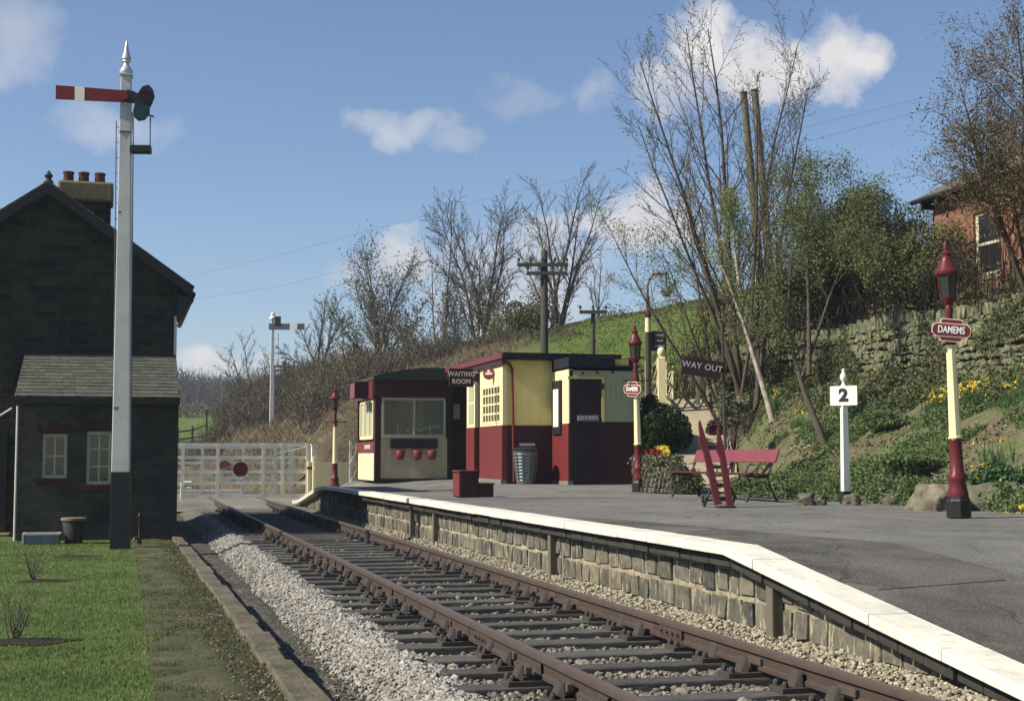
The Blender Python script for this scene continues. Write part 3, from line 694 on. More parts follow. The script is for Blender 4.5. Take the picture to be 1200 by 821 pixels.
# ------------------------------------------------------------ crossing-keeper's house
YM, YL_ = 30.0, 27.6
lx1 = atY(209, 500, YL_).x; lx0 = atY(19, 500, YL_).x; gz = -.36
house = thing('keepers_house', 'sooty stone keeper\'s house with gable end, slate lean-to and three-pot chimney', 'house', (lx1, YM, gz))
eL = atY(207, 343, YM); mx1 = atY(207, 400, YM).x; apex = atY(57, 222, YM); veR = atY(217, 336, YM-.2)
hw = mx1-apex.x; mx0 = apex.x-hw; ze = apex.z - (apex.z-atY(207, 330, YM).z)
YB = YM+7.0
zE = atY(207, 331, YM).z
mb = MB().add([(mx0, YM, gz), (mx1, YM, gz), (mx1, YM, zE), (apex.x, YM, apex.z), (mx0, YM, zE), (mx0, YB, gz), (mx1, YB, gz), (mx1, YB, zE), (apex.x, YB, apex.z), (mx0, YB, zE)],
              [(0,1,2,3,4),(5,9,8,7,6),(1,6,7,2),(0,4,9,5),(2,7,8,3),(3,8,9,4)])
wl = build('wall', mb, m_soot, house, world=True)
# roof slabs
mb = MB(); sl = (apex.z-zE)/hw; ov = .28
for s in (1, -1):
    e = (apex.x+s*(hw+ov), zE-ov*sl+.02); a = (apex.x, apex.z+.02); nn = V((s*sl, 0, 1)).normalized()*.10
    mb.add([(e[0], YM-.22, e[1]), (a[0], YM-.22, a[1]), (a[0], YB+.2, a[1]), (e[0], YB+.2, e[1]), (e[0]+nn.x, YM-.22, e[1]+nn.z), (a[0], YM-.22, a[1]+.13), (a[0], YB+.2, a[1]+.13), (e[0]+nn.x, YB+.2, e[1]+nn.z)],
           [(0,1,2,3),(4,7,6,5),(0,4,5,1),(3,2,6,7),(0,3,7,4),(1,5,6,2)])
roof = build('roof', mb, m_slate, house, world=True)
mb = MB()
for s in (1, -1):
    mb.bar((apex.x+s*(hw+ov), YM-.25, zE-ov*sl-.02), (apex.x, YM-.25, apex.z-.02), .05, .2, V((0,1,0)))
mb = MB()
for s in (1, -1):
    a, b_ = V((apex.x, YM-.24, apex.z-.0)), V((apex.x+s*(hw+ov+.02), YM-.24, zE-ov*sl-.0))
    mb.prism([(0, -.12), (0, .10), ((b_-a).x, (b_-a).z+.10), ((b_-a).x, (b_-a).z-.12)], a, (1,0,0), (0,0,1), (0,1,0), .05)
build('bargeboard', mb, m_black, house, world=True)
mb = MB().lathe([(.09,-.1),(.10,.05),(.05,.12),(.09,.18),(.0,.30)], (apex.x, YM-.1, apex.z+.08), 10); build('ridge_finial', mb, m_iron, house, world=True)
mb = MB().tube([(mx1+.30, YM-.2, zE-.26), (mx1+.30, YB, zE-.26)], .065, 8); 
build('gutter', mb, m_black, house, world=True)
mb = MB(); mb.b2(mx1-.02, mx1+.34, YM-.22, YM-.02, zE-.62, zE-.24); mb = MB().prism([(0,0),(.32,.38),(.32,.5),(0,.5)], (mx1, YM-.2, zE-.78), (1,0,0), (0,0,1), (0,1,0), .2); build('eaves_bracket', mb, m_black, house, world=True)
q = atY(205, 400, YM-.06); build('downpipe', MB().tube([(mx1-.03, YM-.07, zE-.7), (mx1-.03, YM-.07, atY(205, 416, YM-.06).z)], .028, 8), m_white_soft, house, world=True)
# chimney
YC = YM+.75; c0 = atY(76, 235, YC).x; c1 = atY(130, 235, YC).x; zt = atY(100, 235, YC-.35).z; zc = atY(100, 213, YC-.35).z
ch = build('chimney', MB().b2(c0, c1, YC-.35, YC+.35, zE, zt), m_soot, roof, world=False); ch.data.transform(Matrix.Translation(-house.location))
cp = MB().b2(c0-.13, c1+.05, YC-.45, YC+.45, zt-.02, zc); c_ = build('chimney_cap', cp, m_capstone, roof, bev=.05); c_.data.transform(Matrix.Translation(-house.location))
for px in (80, 98, 117):
    p = atY(px, 213, YC-.1); o = build('chimney_pot', MB().lathe([(.115,0),(.10,.22),(.115,.24),(.12,.27),(.10,.28),(.08,.28)], (p.x, YC, zc-.02), 14), m_potclay, roof, smooth=40); o.data.transform(Matrix.Translation(-house.location))
# lean-to
zwe = atY(100, 470, YL_).z; zwt = atY(100, 417, YM).z
winL = [atY(50, 508, YL_), atY(78, 560, YL_)]; winR = [atY(102, 505, YL_), atY(130, 567, YL_)]
winS = [atY(150.5, 505, YL_), atY(157, 567, YL_)]
def wallY(mb, x0, x1, z0, z1, y, th, holes):
    xs = sorted(set([x0, x1]+[h[0] for h in holes]+[h[1] for h in holes])); zs = sorted(set([z0, z1]+[h[2] for h in holes]+[h[3] for h in holes]))
    for a, b in zip(xs[:-1], xs[1:]):
        for c, d in zip(zs[:-1], zs[1:]):
            if any(h[0] <= (a+b)/2 <= h[1] and h[2] <= (c+d)/2 <= h[3] for h in holes): continue
            mb.quad((a, y, c), (b, y, c), (b, y, d), (a, y, d))
    for h in holes:
        a, b, c, d = h
        mb.quad((a, y, c), (a, y+th, c), (a, y+th, d), (a, y, d)); mb.quad((b, y, c), (b, y+th, c), (b, y+th, d), (b, y, d))
        mb.quad((a, y, c), (b, y, c), (b, y+th, c), (a, y+th, c)); mb.quad((a, y, d), (b, y, d), (b, y+th, d), (a, y+th, d))
holes = [(w[0].x, w[1].x, w[1].z, w[0].z) for w in (winL, winR)]
mb = MB(); wallY(mb, lx0, lx1, gz, zwe, YL_, .16, holes)
mb.quad((lx0, YL_, gz), (lx0, YM, gz), (lx0, YM, zwt), (lx0, YL_, zwe)); mb.quad((lx1, YL_, gz), (lx1, YM, gz), (lx1, YM, zwt-.03), (lx1, YL_, zwe))
build('lean_to_wall', mb, m_soot2, house, world=True)
rx0, rx1 = atY(17, 467, YL_-.15).x, atY(211, 467, YL_-.15).x; rz = atY(100, 467, YL_-.15).z
mb = MB().add([(rx0, YL_-.18, rz-.05), (rx1, YL_-.18, rz-.05), (rx1, YM, zwt-.05), (rx0, YM, zwt-.05), (rx0, YL_-.18, rz+.02), (rx1, YL_-.18, rz+.02), (rx1, YM, zwt+.02), (rx0, YM, zwt+.02)], [(0,1,2,3),(4,7,6,5),(0,4,5,1),(1,5,6,2),(2,6,7,3),(3,7,4,0)])
# slates as real stepped courses
mb2 = MB(); ncr = 13
for k in range(ncr):
    t0, t1 = k/ncr, (k+1.35)/ncr; t1 = min(t1, 1.0)
    f = lambda t, dz=0: (YL_-.2+(YM-YL_+.2)*t, rz+(zwt-rz)*t+dz)
    x = rx0+random.uniform(-.15, 0)
    while x < rx1:
        w = random.uniform(.16, .28); xa, xb = max(x, rx0), min(x+w-.006, rx1); j = random.uniform(0, .006)
        if xb-xa > .03:
            (ya, za), (yb, zb_) = f(t0, .045+j), f(t1, .028)
            mb2.add([(xa, ya, za-.02), (xb, ya, za-.02), (xb, yb, zb_-.02), (xa, yb, zb_-.02), (xa, ya, za), (xb, ya, za), (xb, yb, zb_), (xa, yb, zb_)], [(0,1,2,3),(4,7,6,5),(0,4,5,1),(1,5,6,2),(2,6,7,3),(3,7,4,0)])
        x += w
m_sl = island('lean_to_slates', [(.105,.11,.085),(.08,.088,.07),(.125,.125,.098),(.092,.098,.08)], .8, 6, .3, dark=.6)
ltr = build('lean_to_roof', mb, m_slate, house, world=True); o = build('slates', mb2, m_sl, ltr); o.data.transform(Matrix.Translation(-house.location))
mb = MB().b2(rx0, rx1, YL_-.22, YL_-.10, rz-.10, rz-.005); build('lean_to_gutter', mb, m_black, house, world=True)
def sash(w0, w1, cols, rows, y, parent):
    x0, x1, z1, z0 = w0.x, w1.x, w0.z, w1.z
    m = MB(); fr = .055
    m.b2(x0, x1, y, y+.06, z0, z0+fr); m.b2(x0, x1, y, y+.06, z1-fr, z1); m.b2(x0, x0+fr, y, y+.06, z0+fr, z1-fr); m.b2(x1-fr, x1, y, y+.06, z0+fr, z1-fr)
    for k in range(1, cols): xm = x0+(x1-x0)*k/cols; m.b2(xm-.012, xm+.012, y+.01, y+.05, z0+fr, z1-fr)
    for k in range(1, rows): zm = z0+(z1-z0)*k/rows; m.b2(x0+fr, x1-fr, y+.012, y+.048, zm-.012, zm+.012)
    w = build('window', m, m_winpaint, parent, world=True)
    g = build('glass', MB().b2(x0+.02, x1-.02, y+.025, y+.035, z0+.02, z1-.02), m_glass, w); g.data.transform(Matrix.Translation(-parent.location))
    for nm, za, zb, e in (('sill', z0-.13, z0-.002, .10), ('lintel', z1+.03, z1+.17, .08)):
        g = build(nm, MB().b2(x0-e, x1+e, YL_-.04, YL_+.1, za, zb), m_lintel, w, bev=.01); g.data.transform(Matrix.Translation(-parent.location))
    return w
sash(winL[0], winL[1], 2, 2, YL_+.06, house); sash(winR[0], winR[1], 2, 3, YL_+.06, house)
# vertical pale quoin strip / drain pipe at the left corner of the lean-to
build('corner_pipe', MB().tube([(lx0+.02, YL_-.05, gz), (lx0+.02, YL_-.05, zwe-.1)], .022, 8), m_white_soft, house, world=True)
a = atY(14, 478, YL_+.1); b_ = atY(-30, 506, YL_+.3)
build('waste_pipe', MB().tube([a, b_], .018, 8), m_white_soft, house, world=True)
dx0, dx1 = atY(-45, 500, YM-.02).x, atY(10, 500, YM-.02).x
dd = build('back_door', MB().b2(dx0, dx1, YM-.06, YM-.005, gz, atY(0, 500, YM).z), m_black, house, world=True, bev=.01)
build('door_step', MB().b2(dx0-.1, dx1+.1, YM-.5, YM-.06, gz, gz+.14), m_capstone, house, world=True, bev=.02)
# tube standing in for a window's sash stile seen right of the signal post
build('window_stile', MB().tube([(winS[0].x+.03, YL_-.05, winS[1].z), (winS[0].x+.03, YL_-.05, winS[0].z)], .03, 8), m_winpaint, house, world=True)
# things by the house
p = atD(86, 632, 25.5); zl = lawnz(p.x, p.y)
t = thing('water_butt', 'dark tapered rubbish bin with pale rim against the lean-to wall', 'bin', (p.x, p.y, zl))
build('body', MB().lathe([(.15,0),(.20,.40),(.19,.42)], n=16), m_barrel, t, smooth=40); build('rim', MB().lathe([(.20,.40),(.225,.41),(.225,.45),(.20,.455)], n=16), m_capstone, t, smooth=40)
t.name = 'rubbish_bin'
p = atD(49, 634, 25.2)
t = thing('trough', 'low white rimmed grey box lying on the lawn before the lean-to', 'planter', (p.x, p.y, lawnz(p.x, p.y)), -.05)
build('box', MB().b2(-.30, .30, -.12, .12, 0, .17), m_zinc, t, bev=.01)
build('rim', MB().b2(-.32, .32, -.14, -.10, .165, .20).b2(-.32, .32, .10, .14, .165, .20).b2(-.32, -.28, -.1, .1, .165, .20).b2(.28, .32, -.1, .1, .165, .20).b2(-.32, -.29, -.145, -.12, 0, .165), m_white_soft, t)
p = atD(163.5, 630, 25.0)
t = thing('hydrant_post', 'short dark red iron standpipe on the lawn right of the signal post', 'standpipe', (p.x, p.y, lawnz(p.x, p.y)))
build('pipe', MB().lathe([(.04,0),(.04,.06),(.024,.08),(.024,.45),(.035,.47),(.035,.52),(.015,.55)], n=12), m_maroon_dark, t, smooth=40)
build('tap', MB().tube([(0,0,.12), (-.08,-.02,.12), (-.10,-.03,.08)], .018, 8), m_sigred, t)
# ------------------------------------------------------------ semaphore signals
DS = 23.6
p = atD(141, 632, DS); zs0 = lawnz(p.x, p.y); topS = atD(148, 90, DS)
t = thing('semaphore_signal', 'tall white semaphore signal with red white-striped arm in front of the house', 'railway signal', (p.x, p.y, zs0))
Hs = topS.z-zs0; lean = math.atan((topS.x-p.x)/Hs)
def sq(z0, z1, w0, w1): return MB().lathe([(w0*.7071, z0), (w1*.7071, z1)], n=4, ph=PI/4-PSI*.35)
zb = atD(141, 553, DS).z-zs0
build('foot', sq(0, zb, .31, .295), m_black, t, bev=.008)
build('post', sq(zb, Hs, .29, .17), m_white_soft, t, bev=.012)
zf = Hs; s_ = 1.0
build('cap', MB().box((0,0,zf+.015), (.22,.22,.04)), m_finial, t, bev=.01)
build('finial', MB().lathe([(.07,.03),(.10,.06),(.11,.11),(.085,.16),(.05,.20),(.045,.25),(.075,.27),(.06,.30),(.085,.32),(.05,.42),(.02,.58),(.0,.66)], (0,0,zf-.02), 16), m_finial, t, smooth=50)
za = atD(110, 116, DS).z-zs0
rx = V((math.cos(PSI*.6), -math.sin(PSI*.6), 0)); rn = V((rx.y, -rx.x, 0))   # arm plane faces the camera
A0 = V((0,0,za))+rn*.14
def arm_piece(x0, x1, h0, h1, th=.02, m=None, nm='arm', par=None, off=0):
    mb = MB().prism([(x0, -h0/2+(x0)*.045), (x1, -h1/2+x1*.045), (x1, h1/2+x1*.045), (x0, h0/2+x0*.045)], A0+rn*off, rx, V((0,0,1)), rn, th); return build(nm, mb, m, par or t)
def tilt(x): return -x*.045
def armp(x0, x1, h0, h1, m, nm, par, off=0):
    mb = MB().prism([(x0, -h0/2+tilt(x0)), (x1, -h1/2+tilt(x1)), (x1, h1/2+tilt(x1)), (x0, h0/2+tilt(x0))], A0+rn*off, rx, V((0,0,1)), rn, .02); return build(nm, mb, m, par)
arm = armp(-1.12, .16, .235, .20, m_sigred, 'arm', t)
armp(-.81, -.65, .236, .234, m_white, 'white_stripe', arm, .004)
# spectacle casting with two lenses
o = MB().lathe([(.10,-.03),(.10,.03)], n=16); 
def disc(c, r, th, n=20): return MB().prism([(r*math.cos(2*PI*k/n), r*math.sin(2*PI*k/n)) for k in range(n)], c, rx, V((0,0,1)), rn, th)
sp = MB().prism([(.05,.12),(.22,.05),(.30,.17),(.40,.20),(.47,.12),(.50,.0),(.46,-.12),(.42,-.20),(.42,-.30),(.34,-.40),(.24,-.42),(.17,-.36),(.15,-.25),(.18,-.12),(.05,-.12)], A0+rn*.025, rx, V((0,0,1)), rn, .03)
sp = build('spectacle_plate', sp, m_black, arm)
for c, m in (((.36, .0), m_lens2), ((.29, -.28), m_lens)):
    mb = disc(A0+rx*c[0]+V((0,0,c[1]))+rn*.058, .115, .008); build('lens', mb, m, sp)
build('pivot', disc(A0+rn*.02, .07, .05), m_sigred, t)
za2 = za-.40
# lamp platform bracket hanging right
mb = MB(); 
def rp(x, z, n_=0): return rx*x+V((0,0,z))+rn*n_
zl2 = atD(165, 176, DS).z-zs0
mb.tube([rp(.12, za-.25, .1), rp(.15, zl2+.03, .1)], .012, 6); mb.tube([rp(.42, za-.30, .1), rp(.42, zl2+.03, .1)], .012, 6)
mb.tube([rp(.40, za-.30, .1), rp(.48, za-.32, .1)], .015, 6)
build('lamp_stay', mb, m_ladder, t)
mb = MB().prism([(.10,-.07),(.44,-.07),(.44,.05),(.10,.05)], rp(0, zl2, .0), rx, V((0,0,1)), rn, .2); build('lamp_platform', mb, m_black, t, bev=.01)
# ladder behind
mb = MB(); zt_ = atD(145, 140, DS).z-zs0; lb = -rn*1.25
for sx_ in (-.15, .13):
    mb.tube([rx*(sx_-.03)-rn*.30, rx*(sx_-.03)-rn*.15+V((0,0,zt_))], .010, 6)
k = .3
while k < zt_:
    f = k/zt_; c = -rn*(.30-.15*f)+V((0,0,k)); mb.tube([c-rx*.18, c+rx*.10], .007, 5); k += .26
build('ladder', mb, m_ladder, t)
mb = MB()
for py in (156, 250, 478):
    zc_ = atD(145, py, DS).z-zs0; w = .12 if py < 300 else .155
    build('post_band', MB().box((0,0,zc_), (w*1.7, w*1.7, .03)), m_zinc, t)
mb = MB().tube([rp(.13, za-.2, .02), rp(.16, 1.2, .02)], .006, 5); build('pull_wire', mb, m_ladder, t)
t.rotation_euler = (0, lean, 0)
# far signal
DF = 68; p = atD(318, 512, DF); SIG = p; zg = terr(p.x, p.y); tp = atD(317, 374, DF).z
t = thing('semaphore_signal', 'distant white semaphore post with dark arm pointing right beyond the crossing', 'railway signal', (p.x, p.y, zg-.2))
H = tp-zg+.2
build('post', MB().lathe([(.14, 0), (.09, H)], n=4, ph=PI/4), m_white, t)
build('cap', MB().lathe([(.17,0),(.17,.08),(.10,.14),(.09,.22),(.12,.26),(.05,.34)], (0,0,H), 10), m_white, t)
rx2 = V((math.cos(PSI), -math.sin(PSI), 0)); rn2 = V((rx2.y, -rx2.x, 0)); zA = atD(318, 383, DF).z-zg+.2
def f2(x0, x1, h, m, nm, par, off=0, z=0): return build(nm, MB().prism([(x0,-h/2+z),(x1,-h/2+z),(x1,h/2+z),(x0,h/2+z)], V((0,0,zA))+rn2*(.16+off), rx2, V((0,0,1)), rn2, .03), m, par)
ar = f2(-.16, 1.55, .30, m_ladder, 'arm', t); f2(.85, 1.20, .305, m_white, 'white_stripe', ar, .006)
f2(.12, .42, .42, m_black, 'spectacle_plate', t, .02, .28)
mb = MB(); 
for s_ in (.04, .26): mb.tube([rx2*s_+V((0,0,.5))-rn2*.2, rx2*(s_)+V((0,0,zA-.3))-rn2*.14], .012, 5)
k = .8
while k < zA-.4: mb.tube([rx2*.04+V((0,0,k))-rn2*.18, rx2*.26+V((0,0,k))-rn2*.18], .009, 4); k += .35
build('ladder', mb, m_ladder, t)
# ------------------------------------------------------------ crossing gates
def crossing_gate(Y, px0, px1, pyt, pyb, rails, stiles, disc_px, disc_r, mat, label, dm):
    a = atY(px1, pyt, Y); b = atY(px1, pyb, Y); x1 = a.x; x0 = atY(px0, pyt, Y).x; zt, zb = a.z, b.z
    t = thing('crossing_gate', label, 'level crossing gate', (x1, Y, -.04), 0)
    mb = MB(); n = len(rails); H = zt-zb
    for f in rails:
        z = zb+H*f; mb.b2(x0, x1, Y-.03, Y+.03, z-.05, z+.05)
    build('gate_rails', mb, mat, t, world=True)
    for px in stiles: x = atY(px, 550, Y).x; build('gate_stile', MB().b2(x-.055, x+.055, Y-.045, Y-.031, zb-.02, zt+.02), mat, t, world=True)
    build('heel_stile', MB().b2(x1-.09, x1, Y-.05, Y+.05, zb-.05, zt+.04), mat, t, world=True)
    c = atY(disc_px[0], disc_px[1], Y-.07)
    d = MB().prism([(disc_r*math.cos(2*PI*k/28), disc_r*math.sin(2*PI*k/28)) for k in range(28)], c, (1,0,0), (0,0,1), (0,-1,0), .02)
    build('warning_disc', d, dm, t, world=True)
    # diagonal tie rod
    build('tie_rod', MB().tube([(x0, Y+.05, zb+.05), (x1, Y+.05, zt-.03)], .012, 6), mat, t, world=True)
    return t
Yg = 45.3
crossing_gate(Yg, 150, 362, 521, 580, [0, .25, .47, .75, 1], [214, 255, 308, 331], (282, 549.5), .23, m_gate, 'near white barred level crossing gate with dark red disc, across the track', paint('disc_dark_red', (.10,.012,.018), .5, .2, 6))
crossing_gate(51.0, 160, 345, 524, 577, [0, .33, .66, 1], [237, 285, 322, 340], (263, 547.5), .235, m_gate_far, 'far pale level crossing gate with lighter red disc, seen through the near gate', paint('disc_light_red', (.28,.05,.06), .5, .2, 6))
p = atY(363.5, 585, Yg)
t = thing('gate_post', 'square cream gate post at the right end of the near crossing gate', 'gate post', (p.x, Yg, -.2))
build('post', MB().b2(-.10, .10, -.10, .10, 0, atY(363, 541, Yg).z+.2), m_cream_post, t, bev=.01)
build('strap', MB().b2(-.11, .11, -.11, .11, atY(363, 548, Yg).z+.16, atY(363, 545, Yg).z+.16), m_maroon, t)
p = atY(368, 540, Yg+1.2)
t = thing('gate_post', 'slim white post with flat top behind the right end of the crossing gates', 'gate post', (p.x, Yg+1.2, -.2))
build('post', MB().b2(-.09, .09, -.09, .09, 0, atY(363, 522, Yg+1.2).z+.2), m_gate, t, bev=.01)
build('cap', MB().b2(-.11, .11, -.11, .11, atY(363, 522, Yg+1.2).z+.2, atY(363, 520, Yg+1.2).z+.2), m_gate, t)
# gate lamp/latch seen at the left next to the house
p = atY(221, 563, Yg-.2)
t = thing('gate_latch_post', 'stubby white latch bracket beside the house corner at the gate', 'gate latch', (p.x-.2, Yg-.3, -.1))
build('post', MB().b2(-.05, .05, -.05, .05, 0, p.z+.0), m_gate, t, bev=.01)
build('hook', MB().tube([(0,0,p.z-.12), (.28,0,p.z-.12), (.30,0,p.z-.02), (.28,0,p.z+.06), (.05,0,p.z+.06)], .035, 8), m_gate, t)
# picket fence to the right of gate
Yp = 44.9; xa, xb = atY(370, 560, Yp).x, atY(409, 560, Yp).x
t = thing('picket_fence', 'short run of pale cream pickets between crossing gate and hut', 'fence', (xa, Yp, -.1))
mb = MB(); npk = 11
zt_ = atY(380, 540, Yp).z; 
for k in range(npk):
    x = xa+(xb-xa)*k/(npk-1); mb.prism([(-.05,0),(.05,0),(.05,zt_-.03+.1),(0,zt_+.06),(-.05,zt_-.03+.1)], (x, Yp-.03, -.1), (1,0,0), (0,0,1), (0,-1,0), .02)
build('pickets', mb, m_cream_post, t, world=True)
build('rails', MB().b2(xa-.05, xb+.05, Yp-.03, Yp+.03, .15, .22).b2(xa-.05, xb+.05, Yp-.03, Yp+.03, zt_-.28, zt_-.2), m_cream_post, t, world=True)
for x in (xa-.02, xb+.1):
    build('post', MB().b2(x-.07, x+.07, Yp-.0, Yp+.14, -.15, zt_+.14), m_cream_post, t, world=True, bev=.01)
# diagonal slatted wicket gate
def slatgate(label, pA, pB, zb, zt, nsl=4, mat=m_gate, slant=.6):
    """gate of two rails with slanting pales"""
    t = thing('wicket_gate', label, 'gate', (pA.x, pA.y, zb)); d = V((pB.x-pA.x, pB.y-pA.y, 0)); L = d.length; u = d.normalized(); n = V((u.y, -u.x, 0)); H = zt-zb
    o = V((0,0,0)); up = V((0,0,1))
    build('rails', MB().prism([(0,H*.08),(L,H*.08),(L,H*.17),(0,H*.17)], o, u, up, n, .03).prism([(0,H*.48),(L,H*.48),(L,H*.57),(0,H*.57)], o, u, up, n, .03).prism([(0,H*.82),(L,H*.96),(L,H*1.05),(0,H*.92)], o, u, up, n, .03), mat, t)
    mb = MB()
    for row in ((.12, .53), (.53, .94)):
        for k in range(nsl):
            x0 = L*(k)/nsl; x1 = min(L, x0+L*slant/1.3)
            z0, z1 = H*row[0], H*row[1]
            if x1 > x0+.05: mb.prism([(x0, z0), (x0+.05*L/.8, z0), (x1, z1), (x1-.05*L/.8, z1)], n*.03, u, up, n, .02)
    build('slats', mb, mat, t)
    build('stiles', MB().prism([(0,0),(.07,0),(.07,H*1.02),(0,H*1.02)], -n*.01, u, up, n, .045).prism([(L-.07,0),(L,0),(L,H*1.08),(L-.07,H*1.08)], -n*.01, u, up, n, .045), mat, t)
    return t
Yw_ = 43.6
slatgate('cream wicket gate with slanting slats left of the small hut', atY(409, 560, Yw_), atY(436, 560, Yw_), .25, atY(410, 517, Yw_).z, 3)
# ------------------------------------------------------------ small hut
YH = 39.4; zf = .56
hx0 = atY(440, 500, YH).x; hx1 = atY(525, 500, YH).x; hut = thing('platform_hut', 'small maroon and cream hut with wide window and curved felt roof', 'hut', (hx0, YH, zf))
YHb = YH+3.1
Z = lambda px, py, Y=YH: atY(px, py, Y).z
wz0, wz1 = Z(480, 513), Z(480, 466)
wx0, wx1 = atY(447, 490, YH).x, atY(522, 490, YH).x
ztop = Z(480, 444)
mb = MB(); wallY(mb, hx0+.14, hx1, zf, wz0, YH, .1, []); build('front_wall', mb.b2(hx0+.14, hx1, YH+.002, YH+.06, zf, wz0-.002), m_hutlow, hut, world=True)
for a_ in ((zf, Z(440, 530)), (Z(440, 464), ztop)): build('side_wall', MB().b2(hx0, hx0+.06, YH+.15, YHb, *a_), m_cream_post, hut, world=True)
build('side_band', MB().b2(hx0-.02, hx0+.05, YH+.15, YHb, Z(440, 530), Z(440, 517)), m_maroon, hut, world=True)
for a_ in ((hx0-.02, hx0+.15, YH-.03, YH+.15), (hx1-.02, hx1+.10, YH-.03, YH+.12), (hx0-.02, hx0+.1, YHb-.12, YHb)): build('corner_post', MB().b2(*a_, zf, ztop), m_maroon_dark, hut, world=True, bev=.01)
build('back_wall', MB().b2(hx0, hx1+1.2, YHb, YHb+.06, zf, ztop), m_hutlow, hut, world=True)
build('floor_interior', MB().b2(hx0, hx1, YH+.1, YHb, zf, zf+.04), m_gray, hut, world=True)
build('fascia', MB().b2(hx0-.06, hx1+.12, YH-.10, YH+.02, Z(480, 465), ztop+.05).b2(hx0-.5, hx0-.06, YH+.6, YH+.7, Z(430, 466), ztop-.05), m_maroon_dark, hut, world=True, bev=.01)
build('side_signboard', MB().b2(hx0-.10, hx0-.04, YH-.02, YHb, Z(440, 466), ztop-.06), m_maroon, hut, world=True, bev=.01)
# end board (lit red)
pL0, pL1 = atY(411, 455, YH+1.6), atY(427, 455, YH+1.6)
build('end_signboard', MB().b2(pL0.x, pL1.x, YH+1.5, YH+1.6, Z(411, 467, YH+1.6), Z(411, 450, YH+1.6)).b2(pL0.x-.02, pL0.x+.0, YH+.7, YH+1.6, Z(411, 467, YH+1.6), Z(411, 450, YH+1.6)), m_pink, hut, world=True)
# window
m = MB(); fr = .07
m.b2(wx0, wx1, YH-.05, YH+.05, wz0, wz0+.10); m.b2(wx0, wx1, YH-.05, YH+.05, wz1-fr, wz1); m.b2(wx0, wx0+fr, YH-.05, YH+.05, wz0+.1, wz1-fr); m.b2(wx1-fr, wx1, YH-.05, YH+.05, wz0+.1, wz1-fr)
xm = atY(485, 500, YH).x; m.b2(xm-.03, xm+.03, YH-.045, YH+.045, wz0+.1, wz1-fr)
for px in (466, 504): xq = atY(px, 500, YH).x; m.b2(xq-.012, xq+.012, YH-.03, YH+.03, wz0+.1, wz0+.42)
w = build('window', m, m_winpaint, hut, world=True)
g = build('glass', MB().b2(wx0+.05, wx1-.05, YH-.004, YH+.004, wz0+.05, wz1-.04), m_glass, w); g.data.transform(Matrix.Translation(-hut.location))
mg, ntg, bg = nmat('hut_window_glass'); bg.inputs['Base Color'].default_value = (.25,.28,.22,1); bg.inputs['Roughness'].default_value = .05; bg.inputs['Alpha'].default_value = .25
g.data.materials.clear(); g.data.materials.append(mg)
mb = MB()
x = wx0+.1
while x < wx1-.1:
    mb.b2(x, x+.02, YH+.10, YH+.13, wz0+.35, wz1-.05); x += random.uniform(.05, .11)
g = build('curtain', mb, m_curtain, w); g.data.transform(Matrix.Translation(-hut.location))
mb = MB(); 
for px in list(range(490, 516, 3)): 
    xq = atY(px, 500, YH).x; mb.lathe([(.02,0),(.05,.05),(.055,.10),(.02,.14)], (xq, YH+.07, wz0+.17+(px-490)*.004), 6)
for px in (452, 456, 478): xq = atY(px, 500, YH).x; mb.lathe([(.02,0),(.045,.04),(.02,.1)], (xq, YH+.07, wz0+.17), 6)
g = build('sill_ornament', mb, m_pale, w); g.data.transform(Matrix.Translation(-hut.location))
# side window
s0_, s1_ = YH+.35, YHb-.5
m = MB(); z0, z1 = Z(440, 514), Z(440, 467)
m.b2(hx0-.02, hx0+.05, s0_, s1_, z0, z0+.08); m.b2(hx0-.02, hx0+.05, s0_, s1_, z1-.08, z1)
for yv in np.linspace(s0_, s1_, 4): m.b2(hx0-.02, hx0+.05, yv-.05, yv+.05, z0+.08, z1-.08)
build('side_window', m, m_cream_post, hut, world=True); 
build('side_glass', MB().b2(hx0+.01, hx0+.02, s0_, s1_, z0+.05, z1-.05), m_leafpale and m_curtain, hut, world=True)
mb = MB(); n = 14
for k in range(n+1): pass
# curved roof
xl, xr = hx0-.1, hx1+1.3; cx = (xl+xr)/2; zr0 = ztop+.03; rise = Z(500, 427)-zr0
prof = [(xl+(xr-xl)*k/16, zr0+rise*math.sin(PI*(.12+.76*k/16))*1.05-rise*.3) for k in range(17)]
poly = [(x, z) for x, z in prof]+[(xr, zr0-.06), (xl, zr0-.06)]
build('roof', MB().prism(poly, (0, YH-.25, 0), (1,0,0), (0,0,1), (0,1,0), YHb-YH+.45), paint('mossy_felt', (.045,.055,.042), .9, .4, 3, .4), hut, world=True)
build('threshold', MB().b2(hx0-.03, hx1+.1, YH-.06, YH-.0, zf, zf+.10), m_black, hut, world=True)
mb = MB().b2(atY(457, 520, YH).x, atY(512, 520, YH).x, YH-.12, YH-.003, Z(480, 525), Z(480, 514)); build('bucket_shelf', mb, m_black, hut, world=True, bev=.01)
build('porch_shade_wall', MB().b2(hx1+.1, hx1+1.25, YH+.9, YH+1.0, zf-.1, ztop), m_black, hut, world=True)  # added back wall, coloured black for the shade in the doorway gap
build('porch_side', MB().b2(hx1+1.15, hx1+1.25, YH+.1, YH+.9, zf-.1, ztop), m_maroon_dark, hut, world=True)
build('porch_window', MB().b2(hx1+.35, hx1+.55, YH+.87, YH+.898, Z(530, 490), Z(530, 472)), m_winpaint, hut, world=True)
build('door_frame', MB().b2(hx1+.1, hx1+.2, YH+.4, YH+.5, zf, ztop-.3), m_maroon_dark, hut, world=True)
mb = MB()  # small unreadable plate on the side band
